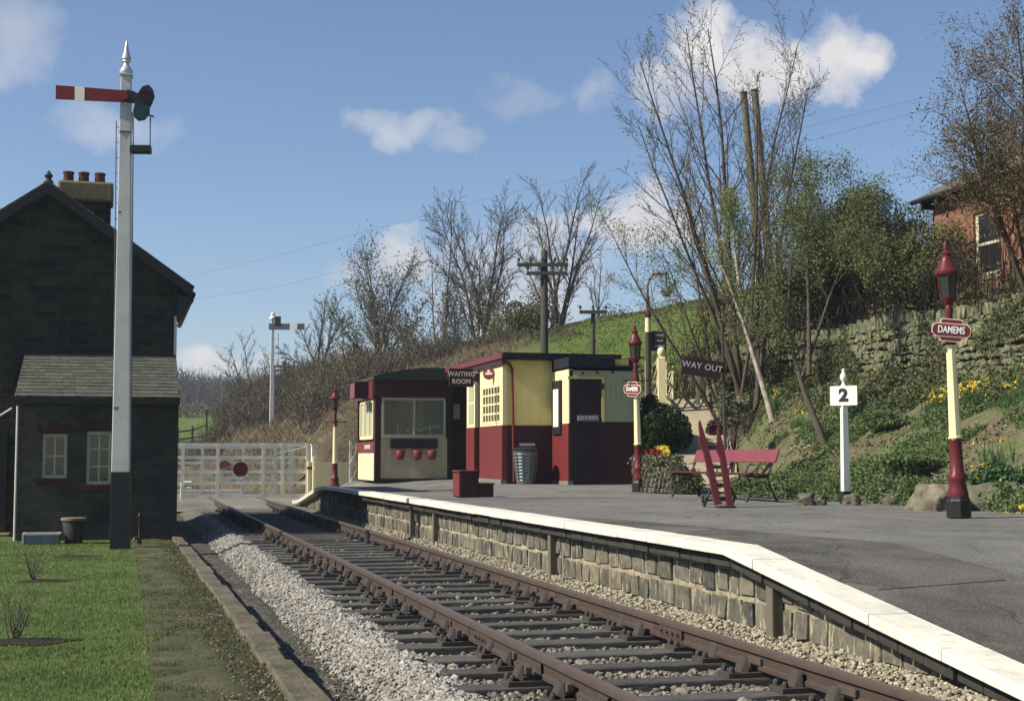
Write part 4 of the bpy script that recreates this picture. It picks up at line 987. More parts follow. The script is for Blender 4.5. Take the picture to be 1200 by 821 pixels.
for i_, px in enumerate((468, 488, 505)):
    q = atY(px, 524, YH)
    t = thing('fire_bucket', ['leftmost', 'middle', 'rightmost'][i_]+' of three round red fire buckets under the hut window', 'bucket', (q.x, YH-.16, Z(480, 538)), 0, 'red fire buckets on the hut')
    build('body', MB().lathe([(.06,0),(.10,.03),(.125,.12),(.13,.24),(.12,.25)], n=16), m_pot, t, smooth=50)
    build('handle', MB().tube([(-.12,0,.24),(-.08,0,.33),(0,0,.37),(.08,0,.33),(.12,0,.24)], .008, 6), m_iron, t)
t = hut
text('DAMEMS', .17, m_text_cream, hut, V((hx0-.028, YH+1.2, (Z(440, 530)+Z(440, 517))/2))-hut.location, (0,-1,0), (0,0,1), bold=.003, sx=1.5)
# ------------------------------------------------------------ waiting room
zf = .63; cA = G(589, 566.5, zf); XA, YA = cA.x, cA.y
xA1 = atY(647, 500, YA).x
wr = thing('waiting_room', 'maroon and cream waiting room with flat felt roof, multi-pane side window and dark door', 'waiting room', (XA, YA, zf))
zA = lambda py, Y=YA: atY(620, py, Y).z
yBack = atX(547, 500, XA).y
zmid = zA(498); ztopA = zA(421)
yW0, yW1 = atX(566, 500, XA).y, atX(586, 500, XA).y     # window span (far, near)
sY = lambda px: atX(px, 500, XA).y
zs = lambda px, py: atX(px, py, XA).z
def b2(*a, **k): return MB().b2(*a, **k)
# side (facing track) walls: lower maroon, upper cream with window hole, recess
yr0, yr1 = sY(562.5), sY(556.5)
gap = [(yr0, yr1)]
zw0, zw1 = zs(576, 499-1), zs(576, 452)
mb = MB().b2(XA, XA+.10, YA, yW1, zmid, ztopA).b2(XA, XA+.10, yW0, yr0, zmid, ztopA).b2(XA, XA+.10, yW1, yW0, zw1, ztopA).b2(XA, XA+.10, yW1, yW0, zmid, zmid+.06)
build('upper_side_wall', mb, m_cream_post, wr, world=True)
build('lower_side_wall', MB().b2(XA-.015, XA+.10, YA+.0, yr0, zf+.10, zmid).b2(XA-.015, XA+.10, yr1, yBack, zf+.10, zmid), m_maroon, wr, world=True)
build('plinth', MB().b2(XA-.05, XA+.1, YA-.03, yBack, zf-.02, zf+.10), m_rope, wr, world=True)
build('far_side_panel', MB().b2(XA, XA+.10, yr1, yBack, zmid, ztopA-.45), m_cream_post, wr, world=True)
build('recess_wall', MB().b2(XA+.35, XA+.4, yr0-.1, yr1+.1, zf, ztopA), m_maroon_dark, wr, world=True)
m = MB(); zz0 = zmid+.06
m.b2(XA-.01, XA+.05, yW1, yW0, zz0, zz0+.05); m.b2(XA-.01, XA+.05, yW1, yW0, zw1-.05, zw1)
for k in range(7): yv = yW1+(yW0-yW1)*k/6; m.b2(XA-.008, XA+.006, yv-.03, yv+.03, zz0+.05, zw1-.05)
for k in range(1, 4): z_ = zz0+(zw1-zz0)*k/4; m.b2(XA-.010, XA+.005, yW1+.02, yW0-.02, z_-.022, z_+.022)
w = build('side_window', m, m_cream_post, wr, world=True)
g = build('glass', MB().b2(XA+.007, XA+.015, yW1, yW0, zz0, zw1), paint('olive_pane', (.085,.075,.035), .2, .3, 5), w); g.data.transform(Matrix.Translation(-wr.location))
mbw = MB()
for k in range(4): yv = yr1+.15+(yBack-yr1-.3)*.5
build('end_window', MB().b2(XA-.012, XA-.004, sY(555), sY(549.5), zmid+.1, zmid+.62).b2(XA-.012, XA-.004, sY(555), sY(549.5), zmid+.68, zmid+1.2).b2(XA-.012, XA-.004, sY(555), sY(549.5), zmid+1.26, zmid+1.7), m_curtain, wr, world=True)
# front walls
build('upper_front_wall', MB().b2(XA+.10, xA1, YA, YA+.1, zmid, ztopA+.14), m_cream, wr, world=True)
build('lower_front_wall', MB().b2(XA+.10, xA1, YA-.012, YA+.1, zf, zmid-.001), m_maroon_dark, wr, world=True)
# block B
xB0 = atX(647, 500, xA1).x; xB0 = xA1; YBf = None
# near corner of B on plane X = xA1 seen at px 666
YBf = atX(666.5, 500, xB0).y; xB1 = atY(744, 500, YBf).x; zB = lambda py: atY(700, py, YBf).z
build('notice_wall_upper', MB().b2(xB0, xB0+.10, YBf, YA, zB(496), zB(433)), m_cream_post, wr, world=True)
build('notice_wall_lower', MB().b2(xB0-.012, xB0+.10, YBf, YA, zf+.08, zB(496)), m_maroon, wr, world=True)
build('notice_plinth', MB().b2(xB0-.03, xB0+.1, YBf-.02, YA, zf-.02, zf+.08), m_rope, wr, world=True)
nb0, nb1 = atX(649.5, 480, xB0).y, atX(659, 480, xB0).y; zn = lambda py: atX(654, py, xB0).z
nb = build('notice_board', MB().b2(xB0-.06, xB0-.0, nb1, nb0, zn(509), zn(446)), m_black, wr, world=True, bev=.01)
g = build('poster', MB().b2(xB0-.066, xB0-.061, nb1+.12, nb0-.12, zn(500), zn(456)), m_notice, nb); g.data.transform(Matrix.Translation(-wr.location))
dxa, dxb = atY(668, 500, YBf).x, atY(705, 500, YBf).x
build('front_boarding', MB().b2(xB0+.1, dxa, YBf, YBf+.1, zB(499), zB(434)).b2(dxa, dxb, YBf+.001, YBf+.1, zB(444), zB(434.2)).b2(dxb, xB1, YBf, YBf+.1, zB(494), zB(434)), m_plank, wr, world=True)
mb = MB(); x = dxb+.10
while x < xB1: mb.b2(x-.006, x+.006, YBf-.008, YBf-.001, zB(494), zB(445)); x += .13
build('board_beads', mb, m_plank, wr, world=True)
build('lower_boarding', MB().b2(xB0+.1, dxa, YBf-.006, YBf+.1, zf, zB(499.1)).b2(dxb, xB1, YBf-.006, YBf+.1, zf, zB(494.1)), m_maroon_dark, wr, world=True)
build('door_frame', MB().b2(dxa-.06, dxb+.06, YBf-.03, YBf-.001, zB(444), zB(441.5)).b2(dxb+.0, dxb+.07, YBf-.03, YBf-.009, zB(494), zB(444)), m_cream, wr, world=True)
dr = build('door', MB().b2(dxa, dxb, YBf-.014, YBf+.05, zf+.03, zB(444.2)), paint('dark_plum_door', (.022,.012,.020), .5, .3, 4), wr, world=True)
g = build('hinge', MB().b2(dxb-.05, dxb+.06, YBf-.035, YBf-.015, zB(456), zB(449)), m_iron, dr); g.data.transform(Matrix.Translation(-wr.location))
d0 = atY(676.5, 490, YBf).x; d1 = atY(701, 490, YBf).x
ds = build('door_sign', MB().b2(d0, d1, YBf-.03, YBf-.0145, zB(493), zB(486.5)), m_text_faded, dr); ds.data.transform(Matrix.Translation(-wr.location))
g = build('sign_face', MB().b2(d0+.03, d1-.03, YBf-.034, YBf-.0301, zB(492), zB(487.5)), m_black, ds); g.data.transform(Matrix.Translation(-wr.location))
text('GENTLEMEN', .10, m_text_white, ds, V(((d0+d1)/2, YBf-.036, zB(489.8)))-wr.location, (1,0,0), (0,0,1), bold=.001, sx=.78, ext=.002)
mb = MB()
for px, py in ((683, 437), (700, 436.5), (718, 436)):
    c = atY(px, py, YBf-.01); mb.prism([(.03*math.cos(2*PI*k/12), .03*math.sin(2*PI*k/12)) for k in range(12)], c, (1,0,0), (0,0,1), (0,-1,0), .006)
build('vent_hole', mb, m_black, wr, world=True)
# roofs
build('side_cover_back', MB().b2(xB1-.1, xB1, YBf+.1, yBack, zf, ztopA), m_maroon_dark, wr, world=True)
build('back_wall', MB().b2(XA+.1, xB1-.1, yBack-.1, yBack, zf, ztopA), m_cream, wr, world=True)
rfl = MB().b2(XA-.05, xB1+.05, YA-.28, yBack+.1, zA(421, YA-.28)+.0, zA(413, YA-.28)); rf = build('roof', rfl, m_felt, wr, world=True, bev=.01)
fz0, fz1 = atX(560, 425, XA-.12).z, 0
# maroon fascia along the side wall, dropping slightly (lit)
mb = MB(); ya_, yb_ = YA-.28, yBack+2.2
za_, zb_ = zA(421, YA-.28), zA(413, YA-.28)
mb.b2(XA-.10, XA-.052, ya_, yb_, za_+.02, zb_-.02); build('side_fascia', mb, m_maroon, wr, world=True)
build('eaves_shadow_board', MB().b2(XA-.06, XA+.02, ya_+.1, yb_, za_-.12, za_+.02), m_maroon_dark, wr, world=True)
zb0, zb1 = zB(430), zB(418.5)
yB_ = YBf-.12
xk = atY(721, 424, yB_).x
build('front_roof', MB().b2(xB0-.04, xk, yB_, YA-.26, zB(430.5), zB(419)), m_felt, wr, world=True, bev=.01)
build('front_roof_edge', MB().b2(xk, xB1+.08, yB_+.01, YA-.26, zB(430.5), zB(428)), m_felt, wr, world=True)
build('parapet_panel', MB().b2(xk, xB1+.04, yB_+.25, YA-.26, zB(428), zB(420)), m_cream, wr, world=True)
# downpipe curved
x0_ = XA+.02
dpx = atY(600, 500, YA-.06).x
build('downpipe', MB().tube([(XA-.02, YA-.06, zA(424)), (XA+.08, YA-.06, zA(424.5)), (dpx-.06, YA-.06, zA(427)), (dpx, YA-.06, zA(432)), (dpx+.02, YA-.06, zA(470)), (dpx+.05, YA-.06, zf+.05)], .032, 8), m_maroon, wr, world=True, smooth=60)
# roundel crest on side
c = atX(573, 437.5, XA-.12); r = .15; un_ = V((-.62,-.78,0)).normalized(); ur_ = V((-un_.y, un_.x, 0))
cr = build('crest_roundel', MB().prism([(r*math.cos(2*PI*k/24)*(1+.06*(k % 3 == 0)), r*math.sin(2*PI*k/24)*(1+.06*(k % 3 == 0))) for k in range(24)], c, ur_, (0,0,1), un_, .02).bar(c, c+V((.12,0,0)), .03, .03), m_maroon, wr, world=True)
mb = MB(); cc = c+un_*.021
mb.prism([(-.09,-.028),(.09,-.028),(.09,.028),(-.09,.028)], cc, ur_, (0,0,1), un_, .004)
mb.prism([(.04*math.cos(2*PI*k/10), .06+.03*math.sin(2*PI*k/10)) for k in range(10)], cc, ur_, (0,0,1), un_, .004)
g = build('crest_emblem', mb, m_text_cream, cr); g.data.transform(Matrix.Translation(-wr.location))
# waiting room sign, hung across the platform from the corner
YS = YA+.5
a0, a1 = atY(526.5, 440, YS).x, atY(555, 440, YS).x; z1_, z0_ = atY(540, 431.5, YS).z, atY(540, 453, YS).z
sg = thing('waiting_room_sign', 'maroon hanging board lettered WAITING ROOM at the left of the building', 'sign', (a1, YS, z0_))
build('board', MB().b2(a0, a1, YS, YS+.05, z0_, z1_), m_maroon_dark, sg, world=True, bev=.012)
build('bracket', MB().b2(a1, a1+.10, YS+.01, YS+.04, z1_-.12, z1_-.06).b2(a1, a1+.10, YS+.01, YS+.04, z0_+.06, z0_+.12).b2(a1+.10, XA, YS+.015, YS+.03, z1_-.10, z1_-.09), m_white, sg, world=True)
hh = z1_-z0_
text('WAITING', hh*.36, m_text_cream, sg, V(((a0+a1)/2, YS-.006, z0_+hh*.68))-sg.location, (1,0,0), (0,0,1), bold=.004, sx=.9, space=1.1)
text('ROOM', hh*.36, m_text_cream, sg, V(((a0+a1)/2, YS-.006, z0_+hh*.28))-sg.location, (1,0,0), (0,0,1), bold=.004, sx=.9, space=1.1)
# dustbin
p = G(620, 567, zf); s = 30.5/F*35
t = thing('dustbin', 'ribbed galvanised dustbin against the dark front of the waiting room', 'dustbin', (p.x, YA-.36, zf))
prof = [(.24,0),(.25,.02)]
for k in range(9): z_ = .05+k*.085; r = .25+.012*k; prof += [(r, z_), (r+.014, z_+.02), (r+.014, z_+.045), (r, z_+.065)]
prof += [(.36,.84),(.36,.88)]
build('body', MB().lathe(prof, n=24), m_zinc, t, smooth=30)
build('lid', MB().lathe([(.375,.86),(.38,.90),(.30,.95),(.08,.98),(.05,.99)], n=24), m_black, t, smooth=40)
mb = MB(); 
for k in range(12): a = 2*PI*k/12; mb.tube([(.27*math.cos(a), .27*math.sin(a), .1), (.375*math.cos(a), .375*math.sin(a), .8)], .012, 6)
build('ribs', mb, m_zinc, t)
t.scale = (.84, .84, .90)
q = atY(609, 522, YA-.03); q2 = atY(627, 519, YA-.03)
t = thing('bin_notice', 'small white label strip on the maroon wall above the dustbin', 'label', (q.x, YA-.02, q.z))
build('plate', MB().b2(0, q2.x-q.x, -.012, 0, 0, .06), m_notice, t)
build('backing', MB().b2(-.02, q2.x-q.x+.02, 0, .008, -.03, .09), m_black, t)
zf = .53
# maroon steps
p0 = G(539, 582.5, zf); p1 = G(576, 582, zf)
t = thing('mounting_step', 'maroon wooden two-tread boarding step on the platform', 'steps', (p0.x, p0.y, zf), 0)
W = (p1-p0).length; ht = (583-557)/F*31*1.02; hl = (583-569)/F*31
build('high_step', MB().b2(0, W*.56, 0, .55, 0, ht-.03), m_maroon_dark, t, bev=.01)
build('low_step', MB().b2(W*.56+.003, W, 0, .55, 0, hl-.03), m_maroon_dark, t, bev=.01)
build('tread', MB().b2(-.02, W*.56+.02, -.02, .57, ht-.028, ht).b2(W*.56+.022, W+.02, -.02, .57, hl-.028, hl), m_maroon, t, bev=.006)
build('side_panel', MB().b2(-.012, -.001, .02, .53, .02, ht-.05), m_maroon, t)
# ------------------------------------------------------------ bench
pf = G(875, 588, zf); pb = G(803, 581.5, zf)
t = thing('platform_bench', 'platform bench with red back board and seat on black cast-iron frames', 'bench', (pf.x+.25, (pf.y+pb.y)/2, zf), 0)
L = abs(pb.y-pf.y)/2
def frame(y):
    f = thing_part('cast_frame', t); m = MB()
    m.tube([(-.26,y,0),(-.21,y,.10),(-.17,y,.24),(-.20,y,.36),(-.24,y,.43)], [.028,.02,.018,.018,.02], 8)
    m.tube([(.30,y,0),(.24,y,.12),(.16,y,.28),(.13,y,.40),(.18,y,.55),(.26,y,.72),(.33,y,.87)], [.028,.02,.018,.02,.018,.016,.02], 8)
    m.tube([(-.26,y,.43),(-.05,y,.41),(.15,y,.42)], .018, 8)
    m.tube([(-.26,y,.43),(-.24,y,.56),(-.18,y,.62),(0,y,.60),(.20,y,.62)], .015, 8)
    m.tube([(-.19,y,.22),(-.05,y,.32),(.08,y,.32),(.18,y,.24)], .012, 6)
    m.tube([(0+.06*math.cos(a), y, .50+.06*math.sin(a)) for a in np.linspace(0, 5.5, 12)], .010, 6)
    m.tube([(-.02+.05*math.cos(a), y, .24+.05*math.sin(a)) for a in np.linspace(0, 5.5, 10)], .010, 6)
    build('casting', m, m_iron, f, smooth=60)
for y in (-L, 0, L): frame(y)
for x, z, in ((-.22,.452),(-.11,.440),(0,.434),(.10,.44)):
    build('seat_slat', MB().b2(x-.045, x+.045, -L-.12, L+.12, z, z+.028), m_barrow, t, bev=.006)
q = Quaternion((0,1,0), R(20)).to_matrix()
build('back_board', MB().box((.265, 0, .755), (.028, 2*L+.2, .23), q), m_pink, t, bev=.006)
# ------------------------------------------------------------ sack barrow
p = G(845, 594, zf)
t = thing('sack_barrow', 'upright red two-wheeled porter\'s barrow leaning on the platform before the bench', 'sack barrow', p, -PSI)
Db = 21.0; k = Db/F
def bp(px, py, y): return V(((px-845)*k, y, (594-py)*k))
def side(pts_l, w, nm):
    pass
for (tx, bx, top, nm) in ((828, 842, 491, 0), (851, 857, 499, 1)):
    m = MB()
    b0 = bp(bx, 593 if nm else 590, .0); t0 = bp(tx, top, .34)
    ax = (t0-b0); L_ = ax.length; ax.normalize(); sx = V((1,0,0)); sx = (sx-ax*sx.dot(ax)).normalized(); nn = ax.cross(sx)
    poly = [(-.055,0),(.055,0),(.05,L_*.45),(.045,L_*.62),(.035,L_*.80),(.010,L_),(-.015,L_*.985),(-.035,L_*.90),(-.045,L_*.82),(-.085,L_*.78),(-.075,L_*.70),(-.048,L_*.62)]
    m.prism(poly, b0, sx, ax, nn, .05); build('side_rail', m, m_barrow, t, bev=.006)
for py, yy in ((524, .24), (547, .16), (569, .09), (584, .03)):
    f = (594-py)/100; a = bp(842-22*f+2, py, yy+.03); b_ = bp(856-10*f-2, py, yy+.03); m = MB().bar(a, b_, .035, .05); build('cross_bar', m, m_iron, t)
mb = MB().b2(bp(838,594,0).x, bp(860,594,0).x, -.16, .04, 0, .02); build('toe_plate', mb, m_iron, t, bev=.004)
for xw in (bp(829,588,0).x, bp(867,588,0).x-.06):
    m = MB(); n = 20
    m.tube([(xw-.02, .12+.085*math.cos(a), .10+.085*math.sin(a)) for a in np.linspace(0, 2*PI, 21)], .018, 8, False)
    for a in np.linspace(0, 2*PI, 5)[:4]: m.tube([(xw-.02, .12, .10), (xw-.02, .12+.08*math.cos(a), .10+.08*math.sin(a))], .012, 6)
    m.tube([(xw-.05, .12, .10), (xw+.03, .12, .10)], .028, 10); wz = build('wheel', m, m_iron, t, smooth=50); wz.rotation_euler = (0, 0, R(0)); 
    # turn wheels so their faces can be seen from the camera
mb = MB().tube([(bp(829,588,0).x, .12, .10), (bp(864,588,0).x, .12, .10)], .014, 8); build('axle', mb, m_iron, t)
t.rotation_euler = (0, 0, -PSI+R(9)); 
# ------------------------------------------------------------ way out sign
pw = G(851, 587, .53); Dw = 27.5
pw = atD(852, 560, 27.0); pw.z = terr(pw.x, pw.y)-.1
t = thing('way_out_sign', 'maroon WAY OUT board tilted on a thin dark post behind the barrow', 'sign', pw)
zt_ = atD(848, 385, 27).z-pw.z
build('post', MB().tube([(0,0,0), ((848-852)/F*27, 0, zt_)], [.035,.028], 8), m_telegraph, t)
uxw = V((math.cos(PSI), -math.sin(PSI), 0)); unw = V((uxw.y, -uxw.x, 0)); q = Quaternion(unw, R(-9)); ua = q @ uxw; ub = q @ V((0,0,1))
cw = atD(822.5, 431, 27)-pw+unw*.05
bw, bh = 46/F*27, 21/F*27
bd = build('board', MB().prism(rrect(bw, bh, .02, 2), cw-unw*.02, ua, ub, unw, .03), paint('faded_plum_board', (.030,.012,.017), .6, .3, 5), t)
build('strap', MB().prism([(bw/2-.05,-.03),(bw/2+.08,-.03),(bw/2+.08,.03),(bw/2-.05,.03)], cw-unw*.03, ua, ub, unw, .01), m_iron, t)
text('WAY OUT', bh*.46, m_text_faded, t, cw+unw*.013+ub*.02, ua, ub, bold=.003, sx=.98, space=1.1)
# ------------------------------------------------------------ path
vs = []; n = 40
for k in range(n+1):
    q_ = k/n*(len(PATH)-1); i = min(int(q_), len(PATH)-2); f = q_-i
    x, y = [PATH[i][j]*(1-f)+PATH[i+1][j]*f for j in range(2)]
    d = V((PATH[i+1][0]-PATH[i][0], PATH[i+1][1]-PATH[i][1], 0)).normalized(); nr = V((d.y, -d.x, 0))
    for j in range(7):
        q = V((x, y, 0))+nr*(j/6-.5)*(1.75+.12*fbm(x+j, y, .9)); vs.append((q.x, q.y, pathz(y)+.03+.012*fbm(q.x, q.y, 1.1)))
i = np.arange(len(vs)).reshape(n+1, 7); f = np.stack([i[:-1,:-1], i[:-1,1:], i[1:,1:], i[1:,:-1]], -1).reshape(-1, 4)
o = npmesh('footpath', vs, f, m_path, smooth=True); tag(o, kind='structure')
# gates and posts at top of the path
Dg = 40.0
def gp(px, py, D=Dg): return atD(px, py, D)
zA_, zB_ = gp(770, 473).z, gp(770, 424).z
slatgate('cream slatted gate beside the swan-neck lamp, left of the big cream post', gp(756, 470), gp(772, 470), zA_, zB_, 2, m_cream_post, .9)
slatgate('short cream slatted gate right of the big cream post', gp(780, 470, 39.5), gp(788, 470, 42.5), gp(780, 472).z, gp(780, 426).z, 3, m_cream_post, .9)
for (px, py0, py1, w, lab, D) in ((775.5, 474, 418, .20, 'thick cream gate post with ball top beside the slatted gates', 39.6), (818, 466, 417, .11, 'slender cream post with ball top behind the WAY OUT board', 40.5)):
    q = gp(px, py0, D); t = thing('gate_post', lab, 'gate post', (q.x, q.y, q.z-.2)); H = gp(px, py1, D).z-q.z+.2
    build('post', MB().lathe([(w*.72, 0), (w*.72, H*.98), (w*.5, H)], n=4, ph=PI/4-PSI), m_cream_post, t, bev=.01)
    build('ball_finial', MB().lathe([(w*.3,0),(w*.5,.05),(w*.62,.14),(w*.5,.22),(w*.2,.27)], (0,0,H), 12), m_cream_post, t, smooth=50)
# swan-neck lamp
q = gp(760, 476); t = thing('swan_neck_lamp', 'tall dark lamp post with swan-neck arm and hanging lantern at the path gate', 'lamp post', (q.x, q.y, q.z-.2)); kz = Dg/F
z_ = lambda py: gp(760, py).z-t.location.z
build('post', MB().lathe([(.10,0),(.085,z_(389))], n=10), m_telegraph, t, smooth=40)
build('cream_section', MB().lathe([(.085,z_(389)),(.075,z_(372))], n=10), m_cream_post, t, smooth=40)
ru = RT
mb = MB().lathe([(.07,z_(372)),(.11,z_(369)),(.06,z_(364)),(.05,z_(350))], n=10)
pts = [ru*0+V((0,0,z_(350))), V((0,0,z_(334))), ru*(2.5*kz)+V((0,0,z_(327))), ru*(7*kz)+V((0,0,z_(321.5))), ru*(22*kz)+V((0,0,z_(320.5)))]
mb.tube(pts, .035, 8); mb.tube([pts[-1], pts[-1]-V((0,0,16*kz))], .025, 6)
mb.tube([ru*(-7*kz)+V((0,0,z_(366))), ru*(7*kz)+V((0,0,z_(366)))], .02, 6)
build('swan_neck', mb, m_lamp_red, t, smooth=50)
c = pts[-1]-V((0,0,22*kz)); build('lantern', MB().lathe([(.10,-.13),(.16,-.02),(.20,.02),(.12,.08),(.05,.14)], c, 10), m_zinc, t, smooth=40)
qa, qb = gp(763, 388)-t.location, gp(781, 411)-t.location
sb = build('notice_board', MB().prism([(0,0),(18*kz,0),(18*kz,23*kz),(0,23*kz)], V((qa.x, qa.y, qb.z))-unw*.04, uxw, (0,0,1), unw, .04), m_black, t, bev=.006)
mb = MB()   # three rows of unreadable small lettering
for row, (x0, x1) in enumerate(((.25,.80),(.28,.78),(.2,.85))):
    x = x0
    while x < x1:
        w_ = random.uniform(.04, .07); mb.prism([(x*18*kz, (.80-row*.28)*23*kz-.02), ((x+w_)*18*kz, (.80-row*.28)*23*kz-.02), ((x+w_)*18*kz, (.80-row*.28)*23*kz+.03), (x*18*kz, (.80-row*.28)*23*kz+.03)], V((qa.x, qa.y, qb.z))+unw*.002, uxw, (0,0,1), unw, .003); x += w_+.03
build('lettering', mb, m_text_faded, sb)
# ------------------------------------------------------------ telegraph poles
def pole(px, ptop, D, r, arms, label, mat=m_telegraph, zoff=-.3, pbot=None, loc=None):
    q = atD(px, 420, D); zg = terr(q.x, q.y)+zoff; H = atD(px, ptop, D).z-zg
    t = thing('telegraph_pole', label, 'telegraph pole', (q.x, q.y, zg)); build('pole', MB().lathe([(r*1.15, 0), (r*.85, H-.05), (r*.3, H+.05)], n=10), mat, t, smooth=40)
    for (py, a, b, tilt_) in arms:
        z = atD(px, py, D).z-zg; A = RT*((a-px)/F*D)+V((0,0,z-tilt_)); B = RT*((b-px)/F*D)+V((0,0,z+tilt_))
        off = -FH*(r+.05); arm_ = build('cross_arm', MB().bar(A+off, B+off, .10, .12), mat, t)
        m = MB()
        nI = max(2, int((B-A).length/.38))
        for k in range(nI+1):
            c = A+(B-A)*(k/nI)*.94+(B-A)*.03+off; m.lathe([(.015,.05),(.015,.12),(.05,.12),(.055,.19),(.03,.24)], c, 8)
        build('insulators', m, mat, arm_)
    return t
pole(638, 293, 48, .14, ((311, 606, 666, 0), (321, 617, 665, 0)), 'telegraph pole with two crossarms rising behind the waiting room roof')
t_ = pole(695, 364, 50, .085, ((366, 679, 711, 0),), 'small T-shaped pole with one crossarm behind the waiting room roof')
pole(333.5, 423, 92, .13, ((429, 318, 346, 0), (434, 322, 346, 0)), 'distant telegraph pole right of the far signal')
for i_, (xt, yt, xb, yb, lab) in enumerate(((871.5, 110, 894, 360, 'left of two tall bare leaning poles among the trees'), (884.5, 107, 905, 352, 'right of two tall bare leaning poles among the trees'))):
    D = 40; b = atD(xb, yb, D); dirv = atD(xt, yt, D)-b; g = terr(b.x, b.y)-.3; dirn = dirv/dirv.z; bb = b+dirn*(g-b.z)
    t = thing('timber_pole', lab, 'pole', bb, 0, 'twin leaning poles'); build('shaft', MB().tube([V((0,0,0)), (atD(xt, yt, D)-bb)], [.135,.10], 10), m_tele_near, t, smooth=50)
    build('top_cap', MB().tube([(atD(xt, yt, D)-bb), (atD(xt, yt, D)-bb)*1.006], .115, 10), m_telegraph, t)
def wire(pts, lab):
    P3 = [atD(*p) for p in pts]; dense = []
    for a, b in zip(P3[:-1], P3[1:]):
        for k in range(12): dense.append(a+(b-a)*k/12)
    dense.append(P3[-1]); o = build('overhead_wire', MB().tube(dense, .0045, 4), m_zinc, None, origin=tuple(P3[0])); tag(o, lab, 'wire', 'overhead wires')
wire([(120, 348, 70), (330, 298, 60), (600, 225, 50), (900, 160, 42), (1260, 70, 34)], 'upper thin overhead wire crossing the sky')
wire([(120, 366, 70), (330, 335, 60), (600, 265, 50), (900, 178, 42), (1260, 82, 34)], 'lower thin overhead wire crossing the sky')
# ------------------------------------------------------------ dry stone wall
t = thing('dry_stone_wall', 'long mossy dry stone wall above the planted bank', 'wall', (16, 12, 2.4))
mb = MB(); y0w, y1w = 12.0, 37.5
def ztw(y): return 4.12+.12*fbm(y, 0, .3)
zrows = [2.3]
while zrows[-1] < 4.3: zrows.append(zrows[-1]+random.uniform(.07, .14))
for (ya, yb) in [(y0w+i*.8, y0w+(i+1)*.8) for i in range(32)]:
    rows = [2.2+(z-2.2)*random.uniform(.97, 1.03)+random.uniform(-.03, .03) for z in zrows]
    rubble(mb, 16.0, ya, min(yb, y1w), rows, ztw, .09, .36, .06, .016, .024)
build('face_stones', mb, m_drystone, t, world=True)
build('core', MB().b2(16.03, 16.35, y0w, y1w, 2.2, 3.95), m_soil, t, world=True)
mb = MB(); y = y0w
while y < y1w:
    w = random.uniform(.08, .2); mb.box((16.15, y+w/2, ztw(y)+.02), (.42, w*.9, random.uniform(.16, .30)), Matrix.Rotation(random.uniform(-.25, .25), 3, 'X'), .03); y += w
build('cope_stones', mb, m_drystone, t, world=True)
# ------------------------------------------------------------ brick building on hill
XH = 18.6; yf = atX(1094, 300, XH).y; ze_ = atX(1090, 232, XH).z
yn = 18.0; gzb = 3.2
t = thing('brick_house', 'orange brick house with slate roof on the hill above the wall', 'house', (XH, yn, gzb))
w0y, w1y = atX(1141, 280, XH).y, atX(1173, 280, XH).y
wz0_, wz1_ = atX(1157, 322, XH).z, atX(1157, 246, XH).z
mb = MB(); wallX = [(XH, yn, w1y, gzb, ze_), (XH, w0y, yf, gzb, ze_), (XH, w1y, w0y, gzb, wz0_), (XH, w1y, w0y, wz1_, ze_)]
for X_, a, b, c, d in wallX: mb.b2(XH, XH+.25, min(a, b), max(a, b), c, d)
mb.b2(XH+.25, XH+7, yn, yn+.25, gzb, ze_).b2(XH+.25, XH+7, yf-.25, yf, gzb, ze_).b2(XH+7, XH+7.25, yn, yf, gzb, ze_)
build('wall', mb, m_brick, t, world=True)
m = MB(); fr = .07; ya, yb = min(w0y, w1y), max(w0y, w1y)
m.b2(XH+.06, XH+.12, ya, yb, wz0_, wz0_+fr).b2(XH+.06, XH+.12, ya, yb, wz1_-fr, wz1_).b2(XH+.06, XH+.12, ya, ya+fr, wz0_+fr, wz1_-fr).b2(XH+.06, XH+.12, yb-fr*1.6, yb, wz0_+fr, wz1_-fr).b2(XH+.07, XH+.11, ya, yb, (wz0_+wz1_)/2-.03, (wz0_+wz1_)/2+.03)
w = build('window', m, m_winpaint, t, world=True)
g = build('glass', MB().b2(XH+.085, XH+.095, ya, yb, wz0_, wz1_), m_glass, w); g.data.transform(Matrix.Translation(-t.location))
g = build('sill', MB().b2(XH-.06, XH+.05, ya-.1, yb+.1, wz0_-.10, wz0_-.002), m_capstone, w); g.data.transform(Matrix.Translation(-t.location))
xc = XH+3.5; zr = ze_+2.3; e = .35
mb = MB(); A = [(XH-e, yn-e, ze_-.05), (XH-e, yf+e, ze_-.05), (XH+7.25+e, yf+e, ze_-.05), (XH+7.25+e, yn-e, ze_-.05)]; B = [(xc+.1, yn+3, zr), (xc+.1, yf-3, zr)]
mb.add(A+B, [(0,1,5,4),(1,2,5),(2,3,4,5),(3,0,4),(0,3,2,1)])
build('roof', mb, m_slate2, t, world=True)
build('gutter', MB().tube([(XH-e, yn-e, ze_-.1), (XH-e, yf+e, ze_-.1)], .06, 8), m_black, t, world=True)
mb = MB(); y = yf
while y > yn: build('eaves_bracket', MB().b2(XH-e+.02, XH, y-.08, y, ze_-.32, ze_-.06), m_black, t, world=True); y -= .6
